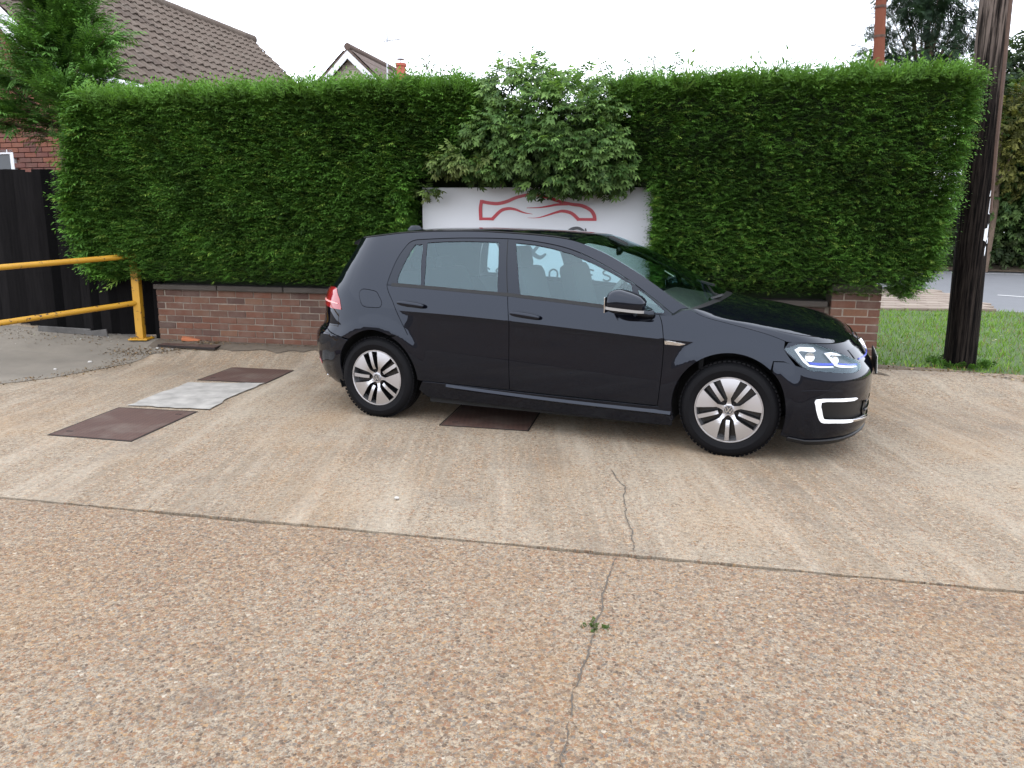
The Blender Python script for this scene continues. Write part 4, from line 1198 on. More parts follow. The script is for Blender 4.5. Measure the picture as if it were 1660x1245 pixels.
M_glass = glass('tinted_side_glass', (.70, .89, .92), 1.5, 1.95)
M_screen = glass('windscreen_glass', (.66, .80, .72), 1.5, 1.25)
M_lens = glass('clear_lamp_lens', (.92, .94, .96), 1.5, 1.2)
_t = NT('red_lamp_lens'); _t.pbsdf(Base_Color=(.26, .008, .015), Roughness=.12, Emission_Color=(.6, .02, .03, 1), Emission_Strength=.03, Coat_Weight=1.0, Coat_Roughness=.02); M_redlens = _t.mat
M_led = emissive('lit_daytime_lamp', (1, 1, 1, 1), .30, (.70, .71, .73))
M_blue = simple('blue_lamp_strip', (.012, .03, .42), .25)

# ---- body surface: half width over side view, wrapped round nose and tail
ZC = [(-1, .865), (.29, .841), (.606, .834), (1.098, .814), (1.716, .778), (2.198, .749), (2.7, .735), (3.6, .70)]
LOW = [(0, 0), (.03, .009), (.10, .0095), (.25, .010), (.40, .018), (.50, .032), (.58, .055), (.70, .10)]
XT = [(.15, -.62), (.211, -.690), (.256, -.763), (.347, -.799), (.46, -.817), (.54, -.817), (.616, -.806), (.668, -.745), (.704, -.716), (.835, -.702), (.95, -.668), (1.036, -.585), (1.145, -.512), (1.207, -.468), (1.294, -.420), (1.42, -.36)]
XN = [(.12, 3.40), (.153, 3.456), (.225, 3.488), (.334, 3.492), (.53, 3.492), (.612, 3.456), (.701, 3.398), (.752, 3.351), (.9, 3.25)]
XA_F, N_F, LFW = 2.93, 2.6, 1.15
XA_R, N_R, LRW = .0, 3.0, 1.35
HPI = math.pi / 2


def W0(x, z):
    h = z - pchip(ZC, x)
    ym = .900 - .012 * ((x - 1.3) / 1.3) ** 2
    up = ym - .13 * h - .55 * h * h
    lo = ym - pchip(LOW, -h)
    fl = sum(.009 * (1 - sst(.395, .49, np.hypot(x - w, z - .32))) for w in (0.0, WB))
    t = np.clip(-h, 0, None)                               # over the wheels the flank swells smoothly instead of breaking at the crease
    wq = np.clip(1 - sst(.16, .46, x) + sst(2.20, 2.45, x), 0, 1)
    swell = ym + .13 * t * np.exp(-(t / .34) ** 2) - pchip([(0, 0), (.34, 0), (.42, .010), (.52, .034), (.70, .10)], t)
    return np.where(h >= 0, up, lo * (1 - wq) + swell * wq) + fl


def S0(p, z):
    p = np.asarray(p, float); z = np.asarray(z, float)
    tf = np.sin(np.clip((p - XA_F) / LFW, 0, 1) * HPI); tr = np.sin(np.clip((XA_R - p) / LRW, 0, 1) * HPI)
    x = np.where(p > XA_F, XA_F + (pchip(XN, z) - XA_F) * tf, np.where(p < XA_R, XA_R + (pchip(XT, z) - XA_R) * tr, p))
    y = W0(x, z) * np.clip(1 - tf ** N_F, 0, 1) ** (1 / N_F) * np.clip(1 - tr ** N_R, 0, 1) ** (1 / N_R)
    return np.stack([x, -y, z], -1)


def SN(p, z, e=6e-4):
    pf = np.asarray(p, float)
    pf = np.clip(pf, XA_R - LRW + 2e-3, XA_F + LFW - 2e-3)
    a = S0(pf + e, z) - S0(pf - e, z); b = S0(pf, np.asarray(z) + e) - S0(pf, np.asarray(z) - e)
    n = np.cross(a, b); n /= np.linalg.norm(n, axis=-1)[..., None] + 1e-12
    return n


def x2p(x, z):
    if x > XA_F: return XA_F + LFW * math.asin(min(.9999, (x - XA_F) / (float(pchip(XN, z)) - XA_F))) / HPI
    if x < XA_R: return XA_R - LRW * math.asin(min(.9999, (x - XA_R) / (float(pchip(XT, z)) - XA_R))) / HPI
    return x


def PP(poly): return [(x2p(x, z), z) for x, z in poly]


def panel(name, outer, mat, parent, holes=(), off=0.0, gap=.0025, spacing=.032, lip=.014, sides=(-1,), lines=None, lip_mat=None, loc=None):
    """side panel drawn in the (unwrapped length, height) domain; sides: -1 seen side, 1 far side (both: one mesh)"""
    outer = inset(densify(outer, spacing), gap) if gap else outer
    P, T = tri_domain([tuple(p) for p in outer], holes, spacing, CREASE if lines is None else lines)
    nrm = SN(P[:, 0], P[:, 1]); X = S0(P[:, 0], P[:, 1]) + nrm * off
    cen = P[T].mean(1)[:, None, :]; Q = P[T] + .12 * (cen - P[T])
    CN = SN(Q[..., 0], Q[..., 1])
    F = [tuple(t) for t in T]; LN = [CN[i, k] for i in range(len(T)) for k in range(3)]
    fm = [0] * len(F)
    if lip > 0:
        cnt = {}
        for t in T:
            for a, b in ((t[0], t[1]), (t[1], t[2]), (t[2], t[0])):
                k = (min(a, b), max(a, b)); cnt[k] = None if k in cnt else (a, b)
        n0 = len(X); X = np.r_[X, X - nrm * lip]
        for v in cnt.values():
            if v is None: continue
            a, b = v; F.append((b, a, a + n0, b + n0)); LN += [np.zeros(3)] * 4; fm.append(1 if lip_mat else 0)
    Vs = []; Fs = []; Ls = []; Ms = []
    for sd in sides:
        b = len(Vs)
        if sd == -1:
            Vs += [tuple(v) for v in X]; Fs += [tuple(int(i) + b for i in f) for f in F]; Ls += [tuple(v) for v in LN]
        else:
            Vs += [(v[0], -v[1], v[2]) for v in X]
            k = 0
            for f in F:
                Fs.append(tuple(int(i) + b for i in f[::-1])); q = LN[k:k + len(f)][::-1]; k += len(f)
                Ls += [(v[0], -v[1], v[2]) for v in q]
        Ms += fm
    me = mesh_data(name, Vs, Fs, [mat] + ([lip_mat] if lip_mat else []), True, Ms)
    me.normals_split_custom_set(Ls)
    o = obj(name, me, parent)
    if loc is not None: o.location = loc
    return o


# ---- outlines in side view (x, z)
E_PTS = [(-.33, 1.352), (-.083, 1.380), (.167, 1.408), (.45, 1.421), (.677, 1.424), (1.022, 1.412), (1.28, 1.396), (1.460, 1.374), (1.688, 1.305), (1.950, 1.181), (2.135, 1.076), (2.248, 1.003), (2.342, .952), (2.434, .908), (2.585, .873), (2.732, .842), (2.852, .812), (2.953, .777)]
def EZ_(x): return float(pchip(E_PTS, x))
def edge(x0, x1, n=24): return [(x, EZ_(x)) for x in np.linspace(x0, x1, n)]


def arch(xw, a0, a1, r=.362, zc=.325, n=26):
    return [(xw + r * math.cos(t), zc + r * math.sin(t)) for t in np.radians(np.linspace(a0, a1, n))]


CREASE = [[(x, float(pchip(ZC, x))) for x in np.arange(-.9, 3.9, .03)]]
DLO_TOP = smooth_curve([(.103, 1.026), (.115, 1.091), (.150, 1.222), (.193, 1.307), (.219, 1.338), (.252, 1.353), (.318, 1.361), (.623, 1.375), (.989, 1.375), (1.191, 1.361), (1.396, 1.330), (1.561, 1.285), (1.705, 1.226), (1.857, 1.153), (1.971, 1.090), (2.102, 1.007), (2.195, .945), (2.238, .915)], 4)
DLO_BOT = smooth_curve([(2.238, .915), (2.228, .902), (2.157, .905), (1.816, .934), (1.468, .961), (1.173, .982), (1.082, .988), (.408, 1.017), (.20, 1.024), (.103, 1.026)], 4)
QG = smooth_curve([(.262, 1.318), (.222, 1.217), (.187, 1.095), (.190, 1.050), (.217, 1.034), (.300, 1.030), (.386, 1.028), (.362, 1.17), (.336, 1.316), (.300, 1.322)], 4, True)
RG = [(.364, 1.340), (.520, 1.350), (.681, 1.354), (.940, 1.352), (.975, 1.20), (.993, 1.09), (1.004, .998), (.710, 1.014), (.418, 1.024), (.397, 1.176)]
FG = [(1.068, 1.349), (1.210, 1.338), (1.353, 1.315), (1.497, 1.278), (1.667, 1.219), (1.806, 1.160), (1.945, 1.092), (1.968, 1.020), (2.010, .932), (1.814, .945), (1.501, .969), (1.177, .990), (1.127, 1.175)]
FQ = [(1.995, 1.062), (2.063, 1.020), (2.135, .968), (2.185, .930), (2.183, .918), (2.118, .918), (2.045, .922)]
FD_FRONT = smooth_curve([(2.157, .903), (2.176, .855), (2.188, .80), (2.196, .737), (2.197, .671), (2.190, .501), (2.178, .36), (2.172, .300)], 3)
MID = [(1.086, .983), (1.098, .90), (1.110, .817), (1.110, .60), (1.109, .381), (1.108, .312)]
RD_REAR = smooth_curve([(.103, 1.024), (.125, .975), (.166, .912), (.205, .84), (.244, .770), (.285, .70), (.308, .655)], 3)
FLAP = smooth_curve([(-.169, .944), (-.164, .974), (-.138, .988), (-.093, .988), (-.012, .981), (.025, .970), (.045, .945), (.074, .903), (.073, .874), (.054, .857), (-.007, .854), (-.078, .856), (-.120, .869), (-.146, .901)], 3, True)
HLm = [(2.942, .730), (2.975, .748), (3.024, .768), (3.097, .769), (3.144, .754), (3.226, .722), (3.298, .683), (3.362, .646), (3.389, .617), (3.387, .591), (3.354, .580), (3.294, .585), (3.179, .600), (3.105, .606), (3.064, .623), (3.003, .676)]
HL = smooth_curve(HLm, 3, True)
TL_IN = [(-.395, .985), (-.372, .975), (-.321, .900), (-.294, .822), (-.36, .823), (-.42, .826), (-.50, .835)]
PC = XA_R - LRW                                           # unwrapped length at the tail centreline
TLp = PP(TL_IN) + [(-1.02, .842), (-1.03, .905), (-.93, .962), (-.78, .984)]

# body side: quarter panel, roof rail and A-pillar in one pressing
gate_line = [(-.93, .66), (-.93, .82), (-.97, .84), (-1.0, .90), (-.93, .96), (-.90, 1.0), (-.88, 1.15), (-.84, 1.27), (-.82, 1.35)]   # in unwrapped length
bump_top_r = [(-.476, .672), (-.423, .645), (-.36, .628), (-.30, .618)]
q_out = (PP([(.308, .655)]) + arch(0, 66, 129, n=16) + PP(list(reversed(bump_top_r))) + gate_line
         + PP(edge(-.33, 2.342, 60)) + [(2.29, .945), (2.243, .912)] + list(reversed(DLO_TOP[:-1])) + RD_REAR[1:-1])
q_out = [q for i, q in enumerate(q_out) if i == 0 or math.dist(q, q_out[i - 1]) > 1e-4]
f_out = ([(2.246, .907), (2.30, .940)] + edge(2.352, 2.948, 22) + HLm[0:1] + [(2.972, .703), (3.003, .676), (3.064, .623)]
         + [(2.948, .655), (2.882, .654)] + arch(WB, 48, 197, n=30) + [(2.276, .215), (2.176, .215)] + list(reversed(FD_FRONT)))
fd_out = list(FD_FRONT) + [(1.6, .306), (1.108, .312)] + list(reversed(MID))[1:] + list(reversed(DLO_BOT[8:28]))
fd_bot = [p for p in DLO_BOT if 1.086 <= p[0] <= 2.157]
fd_out = list(FD_FRONT) + [(1.6, .306)] + list(reversed(MID)) + list(reversed(fd_bot))
rd_bot = [p for p in DLO_BOT if .103 <= p[0] < 1.084]
rd_out = MID + [(.8, .316), (.42, .320)] + arch(0, 0, 63, n=14)[0:] + list(reversed(RD_REAR))[1:] + list(reversed(rd_bot))[1:]
for sd, far in ((-1, False), (1, True)):
    sg = (sd,)
    qp = panel('side_panel', q_out, M_paint, car, [inset(FLAP, -.0015)] if not far else [], sides=sg, spacing=.022)
    if not far: panel('charging_flap', FLAP, M_paint, qp, gap=.003, sides=sg, spacing=.02, lip=.006)
    panel('front_wing', f_out, M_paint, car, sides=sg, spacing=.022)
    fdr = panel('front_door', fd_out, M_paint, car, sides=sg)
    rdr = panel('rear_door', rd_out, M_paint, car, sides=sg)
    panel('door_card', fd_out, M_cabin2, fdr, gap=.0, off=-.06, sides=sg, lip=0, spacing=.06)
    panel('door_card', rd_out, M_cabin2, rdr, gap=.0, off=-.06, sides=sg, lip=0, spacing=.06)
    tr = panel('window_surround', DLO_TOP + DLO_BOT[1:-1], M_gloss, car, [QG, RG, FG, FQ], off=-.003, gap=.002, sides=sg, lip=.016, lines=[])
    for nm, poly, par in (('quarter_window', QG, rdr), ('rear_side_window', RG, rdr), ('front_side_window', FG, fdr), ('mirror_quarter_window', FQ, fdr)):
        panel(nm, poly, M_glass, par, off=-.009, gap=-.004, sides=sg, lip=0, lines=[], spacing=.05)
    # waist seal, shut-line of the B pillar
    wv = [(p[0], p[1]) for p in DLO_BOT[4:]]
    panel('waist_seal', [(p[0], p[1] + .015) for p in wv if .13 < p[0] < 2.15] + [(p[0], p[1] - .008) for p in reversed(wv) if .13 < p[0] < 2.15], M_plast, tr, off=.003, gap=0, sides=sg, lip=.008, lines=[])
    panel('pillar_joint', [(1.000, 1.370), (1.004, 1.370), (1.088, .988), (1.083, .988)], M_void, tr, off=-.0015, gap=0, sides=sg, lip=0, lines=[], spacing=.05)
    # sill with a bright ledge
    sill = panel('sill', [(.40, .318), (1.1, .306), (1.7, .299), (2.17, .295), (2.275, .21), (2.27, .165), (1.3, .175), (.42, .19), (.36, .25)], M_paint, car, gap=.002, off=.001, sides=sg)
    st = [(.595, .304), (.97, .289), (1.348, .277), (1.8, .268), (2.262, .262)]
    V = []; F = []
    for x, z in [tuple(p) for p in smooth_curve(st, 6)]:
        a = S0(x, z + .010)[None][0]; b_ = S0(x, z - .012)[None][0]
        wdt = .016 if x > .65 else .010
        V += [(a[0], sd * -1 * (a[1] + .001), a[2]), (b_[0], sd * -1 * (b_[1] - wdt), b_[2]), (b_[0], sd * -1 * b_[1], b_[2] - .012)]
    for i in range(len(V) // 3 - 1): F += [(i * 3, i * 3 + 1, i * 3 + 4, i * 3 + 3), (i * 3 + 1, i * 3 + 2, i * 3 + 5, i * 3 + 4)]
    obj('sill_ledge', mesh_data('sill_ledge', V, F, [M_paint]), sill)

# black inner shell closing the shut lines
for sd in (-1, 1):
    inner = [(p[0], p[1] - .02) for p in DLO_BOT[6:-4]] + [(.0, .99), (-.22, 1.0), (-.30, .80), (-.26, .70)] + list(reversed(arch(0, 60, 118, .40, n=10)))[0:] + [(.44, .42), (.46, .33), (2.12, .31), (2.14, .42)] + list(reversed(arch(WB, 100, 160, .40, n=10)))[0:] + [(2.60, .80), (2.40, .86), (2.25, .885)]
    panel('inner_tail', [(-1.12, .62), (-.70, .62), (-.70, .98), (-.78, 1.30), (-.98, 1.30)], M_void, car, off=-.020, gap=0, sides=(sd,), lip=0, lines=[], spacing=.06)
    panel('inner_shell', inner, M_void, car, off=-.017, gap=0, sides=(sd,), lip=0, lines=[], spacing=.06)

# ---- bumpers and tailgate (both sides in one mesh)
PF = XA_F + LFW
fb_out = (PP([(3.064, .621), (2.948, .653), (2.884, .652)]) + list(reversed(arch(WB, -24, 46, n=16))) + PP([(2.985, .165), (3.08, .14)])
          + [(3.5, .138), (PF - .001, .138), (PF - .001, .752)] + [(3.75, .762), (3.45, .772)] + [(q[0] + .0, q[1] + .002) for q in PP([(3.10, .784), (3.02, .784), (2.960, .772), (2.938, .73), (3.0, .671)])])
DRL = smooth_curve([(3.145, .430), (3.250, .433), (3.380, .420), (3.366, .403), (3.252, .412), (3.178, .410), (3.185, .356), (3.197, .311), (3.215, .297), (3.262, .293), (3.363, .278), (3.364, .259), (3.264, .271), (3.200, .275), (3.176, .291), (3.158, .337), (3.146, .388)], 2, True)
FOG = [(3.176, .412), (3.30, .405), (3.40, .392), (3.462, .37), (3.47, .262), (3.36, .275), (3.26, .29), (3.212, .295), (3.195, .312), (3.183, .36)]
GR = [(3.92, .19), (PF - .002, .19), (PF - .002, .40), (3.86, .40), (3.80, .3)]
fbm = panel('front_bumper', fb_out, M_paint, car, [PP(HL), PP(FOG), GR], sides=(-1, 1), gap=.0015)
for sd in (-1, 1): panel('lower_intake', PP(FOG), M_plast, fbm, off=-.028, gap=-.012, sides=(sd,), lip=0, lines=[])
panel('grille', GR, M_plast, fbm, off=-.02, gap=-.006, sides=(-1, 1), lip=0, lines=[])
for z in (.23, .29, .35):
    panel('grille_bar', [(3.82, z), (PF - .002, z), (PF - .002, z + .012), (3.82, z + .012)], M_gloss, fbm, off=-.004, gap=0, sides=(-1, 1), lip=.012, lines=[])
for sd in (-1, 1): panel('daytime_lamp', PP(DRL), M_led, fbm, off=.006, gap=.001, sides=(sd,), lip=.012, lines=[], spacing=.02)
for sd in (-1, 1): panel('chrome_strip', PP([(3.363, .278), (3.42, .266), (3.478, .238), (3.480, .224), (3.425, .250), (3.364, .261)]), M_chrome, fbm, off=.004, gap=.001, sides=(sd,), lip=.01, lines=[], spacing=.02)
for sd in (-1, 1): panel('bumper_crease', PP([(3.06, .481), (3.12, .487), (3.22, .485), (3.30, .478), (3.30, .470), (3.20, .468), (3.10, .466)]), M_paint, fbm, off=.004, gap=0, sides=(sd,), lip=.006, lines=[], spacing=.02)
panel('splitter', PP([(2.99, .150), (3.1, .128), (3.3, .126)]) + [(3.75, .128), (PF - .002, .128), (PF - .002, .168), (3.7, .165)] + PP([(3.3, .155), (3.1, .152), (3.0, .172)]), M_plast, fbm, off=.012, gap=0, sides=(-1, 1), lip=.02, lines=[])
panel('upper_grille', [(3.66, .655), (PF - .002, .645), (PF - .002, .725), (3.63, .715)], M_gloss, fbm, off=.004, gap=.002, sides=(-1, 1), lip=.01, lines=[])
panel('blue_grille_strip', [(3.72, .645), (PF - .002, .640), (PF - .002, .649), (3.72, .653)], M_blue, fbm, off=.006, gap=0, sides=(-1, 1), lip=.008, lines=[])
pl = MB().box((0, 0, 0), (.010, .53, .118)).build('number_plate', M_plast, fbm, bevel=.002); MB().box((.0062, 0, 0), (.002, .52, .111)).build('plate_face', M_plate, pl); pl.location = (3.500, 0, .575); pl.rotation_euler = (0, -.06, 0)
em = MB().lathe([(0, .006), (.045, .006), (.055, .002), (.055, -.008), (0, -.008)], 28, 'z').build('emblem', M_chrome, fbm, True); em.location = (3.425, 0, .675); em.rotation_euler = (0, math.radians(62), 0)

rb_out = (PP([(-.30, .614), (-.36, .624), (-.423, .641), (-.476, .668)]) + [(-.935, .655), (-1.1, .655), (PC + .001, .655), (PC + .001, .22), (-.9, .215)]
          + PP([(-.52, .215), (-.40, .218), (-.352, .24)]) + list(reversed(arch(0, 131, 194, n=16))))
rbm = panel('rear_bumper', rb_out, M_paint, car, sides=(-1, 1), gap=.002)
for sd in (-1, 1): panel('reflector', [(-.86, .335), (-.74, .355), (-.78, .395), (-.87, .395)], M_redlens, rbm, off=.004, gap=0, sides=(sd,), lip=.008, lines=[], spacing=.03)
panel('bumper_chrome', [(-1.15, .235), (-.75, .250), (-.70, .262), (-.74, .27), (-1.15, .255)], M_chrome, rbm, off=.004, gap=0, sides=(-1, 1), lip=.01, lines=[], spacing=.03)
tg_out = [(q[0] - .004, q[1]) for q in gate_line] + [(-1.1, 1.36), (PC + .001, 1.375), (PC + .001, .66), (-1.1, .66)]
RW = [(-.99, 1.03), (PC + .001, 1.03), (PC + .001, 1.31), (-.96, 1.30), (-.95, 1.2)]
tgm = panel('tailgate', tg_out, M_paint, car, [RW], sides=(-1, 1), gap=.002)
panel('rear_window', RW, M_glass, tgm, off=-.008, gap=-.004, sides=(-1, 1), lip=0, lines=[], spacing=.06)
for sd in (-1, 1):
    tlm = panel('tail_lamp', TLp, M_redlens, car, off=.006, gap=.001, sides=(sd,), lip=.02, lines=[], spacing=.025)
    panel('lamp_strip', PP([(-.335, .870), (-.40, .878), (-.50, .884)]) + [(-.95, .889), (-.95, .880)] + PP([(-.50, .872), (-.40, .868), (-.333, .864)]), emissive('tail_lamp_strip', (1, .45, .42, 1), .25, (.7, .3, .28)), tlm, off=.010, gap=0, sides=(sd,), lip=.003, lines=[], spacing=.03)
    panel('lamp_smoke', [(-1.02, .842), (-1.03, .905), (-.93, .962), (-.84, .972), (-.86, .90), (-.90, .845)], simple('smoked_red', (.10, .006, .01), .1), tlm, off=.009, gap=.003, sides=(sd,), lip=.002, lines=[], spacing=.03)
    # headlamp: bowl, light guides, clear lens
    hl = panel('headlamp', PP(HL), simple('lamp_bowl', (.055, .06, .07), .3, .5), car, off=-.028, gap=-.004, sides=(sd,), lip=0, lines=[], spacing=.03)
    U1 = [(2.999, .732), (3.026, .750), (3.110, .749), (3.126, .728), (3.113, .721), (3.039, .726), (3.022, .720), (3.072, .666), (3.096, .642), (3.153, .636), (3.233, .633), (3.242, .627), (3.154, .626), (3.092, .632), (3.058, .657)]
    U2 = [(3.178, .715), (3.214, .719), (3.273, .704), (3.280, .692), (3.222, .701), (3.208, .697), (3.255, .643), (3.308, .630), (3.376, .616), (3.383, .606), (3.274, .624), (3.247, .635)]
    B1 = [(3.089, .659), (3.231, .652), (3.241, .639), (3.153, .640), (3.102, .645)]
    B2 = [(3.260, .651), (3.350, .634), (3.382, .630), (3.404, .643), (3.396, .618), (3.369, .619), (3.284, .636)]
    for U in (U1, U2): panel('light_guide', PP(U), M_led, hl, off=-.012, gap=0, sides=(sd,), lip=.008, lines=[], spacing=.02)
    for B in (B1, B2): panel('blue_accent', PP(B), M_blue, hl, off=-.014, gap=0, sides=(sd,), lip=.008, lines=[], spacing=.02)
    for x, z in ((3.095, .690), (3.245, .672)):
        p = S0(x2p(x, z), z); n = SN(x2p(x, z), z); o = MB().lathe([(0, .0), (.020, .0), (.028, .006), (.031, .002), (.031, -.02)], 20, 'z').build('projector', M_chrome, hl, True)
        c = p - n * .02; o.location = (c[0], c[1] * (-sd), c[2]); o.rotation_euler = Vector((n[0], n[1] * -sd, n[2])).to_track_quat('Z', 'Y').to_euler()
    panel('lamp_mask', PP([(3.064, .623), (3.105, .606), (3.179, .600), (3.294, .585), (3.354, .580), (3.387, .591), (3.389, .612), (3.30, .612), (3.18, .620), (3.10, .624)]), M_gloss, hl, off=-.010, gap=.001, sides=(sd,), lip=.006, lines=[], spacing=.03)
    panel('lamp_gasket', [tuple(q) for q in inset(densify(PP(HL), .02), -.007)], M_gloss, hl, [PP(HL)], off=-.008, gap=0, sides=(sd,), lip=.01, lines=[], spacing=.02)
    panel('lens', PP(HL), M_lens, hl, off=.001, gap=.001, sides=(sd,), lip=0, lines=[], spacing=.03)

# ---- top surfaces: bonnet, cowl, windscreen, roof
ST = [(2.953, 3.345, .748, 1.0), (2.86, 3.28, .795, 1.0), (2.74, 3.15, .845, 1.0), (2.58, 2.93, .895, .9), (2.45, 2.68, .938, .7), (2.352, 2.49, .972, .5), (2.335, 2.44, .980, .4), (2.20, 2.265, 1.062, .3), (1.95, 1.995, 1.205, .2),
      (1.69, 1.725, 1.335, .1), (1.475, 1.51, 1.412, 0), (1.25, 1.26, 1.436, 0), (1.022, 1.022, 1.446, 0), (.677, .677, 1.454, 0), (.30, .30, 1.449, 0), (-.083, -.083, 1.424, 0), (-.32, -.40, 1.388, 0)]


def TOP(s, t):
    k = range(len(ST)); xe = pchip(list(zip(k, [a[0] for a in ST])), s); xc = pchip(list(zip(k, [a[1] for a in ST])), s)
    zc = pchip(list(zip(k, [a[2] for a in ST])), s); w = pchip(list(zip(k, [a[3] for a in ST])), s)
    ze = pchip(E_PTS, xe); pe = np.where(xe < XA_R, XA_R - LRW * np.arcsin(np.clip((xe - XA_R) / (pchip(XT, ze) - XA_R), 0, .9999)) / HPI,
                                        np.where(xe > XA_F, XA_F + LFW * np.arcsin(np.clip((xe - XA_F) / (pchip(XN, ze) - XA_F), 0, .9999)) / HPI, xe))
    ye = S0(pe, ze)[..., 1]
    a = np.abs(t)
    g = w * np.clip(1 - a ** N_F, 0, 1) ** (1 / N_F) + (1 - w) * (1 - a ** 2.2)
    return np.stack([xe + (xc - xe) * g, ye * t, ze + (zc - ze) * (1 - a ** (2.6 - .4 * w))], -1)


def top_patch(name, s0, s1, ns, mat, parent=None, tmax=1.0, nt=33, off=0.0):
    s = np.linspace(s0, s1, ns); t = np.sin(np.linspace(-HPI, HPI, nt)) * tmax
    S, T = np.meshgrid(s, t, indexing='ij'); e = 1e-3
    X = TOP(S, T)
    Sc = np.clip(S, s0 + 1.5 * e, s1 - 1.5 * e); Tc = np.clip(T, -.997, .997)
    n = np.cross(TOP(Sc + e, Tc) - TOP(Sc - e, Tc), TOP(Sc, Tc + e) - TOP(Sc, Tc - e)); n /= np.linalg.norm(n, axis=-1)[..., None] + 1e-12
    n[n[..., 2] < 0] *= -1
    X = X + n * off
    F = []; LN = []
    for i in range(ns - 1):
        for j in range(nt - 1):
            q = [(i, j), (i, j + 1), (i + 1, j + 1), (i + 1, j)]
            a, b, c = (X[q[k]] for k in range(3))
            if np.cross(b - a, c - a)[2] < 0: q = q[::-1]
            F.append(tuple(u * nt + v for u, v in q)); LN += [tuple(n[u]) for u in q]
    me = mesh_data(name, X.reshape(-1, 3), F, [mat], True); me.normals_split_custom_set(LN)
    return obj(name, me, parent or car)


bon = top_patch('bonnet', .02, 4.96, 60, M_paint, tmax=1.0, nt=61)
top_patch('scuttle', 4.98, 6.05, 6, M_plast, tmax=.97, off=-.006)
ws = top_patch('windscreen', 6.02, 9.96, 40, M_screen, tmax=.985, off=-.002)
top_patch('screen_frame', 9.55, 10.0, 6, M_gloss, ws, tmax=.985, off=-.006)
rfp = top_patch('roof', 9.99, 15.99, 60, M_paint, tmax=1.0)
top_patch('headliner', 9.9, 15.9, 20, M_cabin2, rfp, tmax=.94, off=-.035)
# roof spoiler over the rear window
V = []; F = []
for i, t in enumerate(np.linspace(-1, 1, 25)):
    a = TOP(np.array(15.9), np.array(t * .97)); dx = .115 * (1 - .35 * abs(t) ** 4)
    V += [tuple(a + np.array([0, 0, .002])), (a[0] - dx, a[1] * .985, a[2] - .030), (a[0] - dx, a[1] * .985, a[2] - .048), (a[0] + .02, a[1] * .98, a[2] - .045)]
for i in range(24):
    for k in range(3): F.append((i * 4 + k, i * 4 + k + 1, i * 4 + k + 5, i * 4 + k + 4))
F += [(0, 1, 2, 3), (96, 99, 98, 97)]
obj('spoiler', mesh_data('spoiler', V, F, [M_paint], False), car)
for sy in (-1, 1):                                        # roof ditch moulding
    P = []
    for s in np.linspace(10.1, 15.6, 26): a = TOP(np.array(s), np.array(sy * .988)); P.append((a[0], a[1], a[2] + .002))
    MB().tube(P, .006, 6).build('roof_moulding', M_plast, rfp, True)
a = MB().lathe([(0, .03), (.03, .028), (.05, .012), (.055, 0), (0, 0)], 16, 'z').build('aerial_fin', M_gloss, rfp, True); a.location = (-.12, 0, 1.42); a.scale = (1.4, .6, 1.5)
# wiper on the seen side, washer detail
wpr = empty('wiper', parent=car)
MB().tube([(2.455, -.26, .992), (2.40, -.16, 1.000), (2.30, .12, 1.062)], [.011, .009, .006], 6).build('arm', M_plast, wpr, True)
MB().box((0, 0, 0), (.52, .018, .014), Matrix.Rotation(1.95, 3, 'Z')).build('blade', M_plast, wpr, loc=(2.30, .10, 1.058))
MB().tube([(2.40, -.34, .972), (2.46, -.26, .992), (2.47, -.20, .995)], [.012, .014, .010], 6).build('pivot', M_plast, wpr, True)

# ---- bonnet feature line badge on wing
panel('wing_badge', [(2.203, .741), (2.235, .741), (2.338, .727), (2.330, .722), (2.300, .714), (2.205, .716)], M_chrome, car, off=.004, gap=0, sides=(-1,), lip=.004, lines=[], spacing=.03)
for k, ch in enumerate('e-GOLF'):
    cu = bpy.data.curves.new('badge_letter', 'FONT'); cu.body = ch; cu.size = .021; cu.extrude = .0006
    o = link(bpy.data.objects.new('badge_letter', cu), bpy.data.objects['wing_badge'])
    dg = bpy.context.evaluated_depsgraph_get(); me = bpy.data.meshes.new_from_object(o.evaluated_get(dg)); bpy.data.objects.remove(o)
    me.materials.clear(); me.materials.append(simple('badge_ink', (.02, .02, .025), .4) if k == 0 else bpy.data.materials['badge_ink'])
    o = obj('badge_letter', me, bpy.data.objects['wing_badge']); p = S0(2.212 + k * .0135, .722); n = SN(np.array(2.25), np.array(.728))
    o.matrix_local = Matrix.Translation(Vector(p) + Vector(n) * .005) @ Matrix(((1, 0, n[0]), (0, -n[2], n[1]), (0, -n[1], n[2]))).to_4x4()

# ---- door handles
def superell(name, sx, sy, sz, e1=.6, e2=.6, nu=24, nv=14, mat=None, parent=None, deform=None):
    c = lambda a, e: math.copysign(abs(math.cos(a)) ** e, math.cos(a)); s_ = lambda a, e: math.copysign(abs(math.sin(a)) ** e, math.sin(a))
    V = []; F = []
    for j in range(nv + 1):
        v = -HPI + math.pi * j / nv
        for i in range(nu):
            u = 2 * math.pi * i / nu; p = [sx * c(v, e1) * c(u, e2), sy * c(v, e1) * s_(u, e2), sz * s_(v, e1)]
            V.append(deform(p) if deform else p)
    for j in range(nv):
        for i in range(nu): F.append((j * nu + i, j * nu + (i + 1) % nu, (j + 1) * nu + (i + 1) % nu, (j + 1) * nu + i))
    return obj(name, mesh_data(name, V, F, [mat], True), parent)


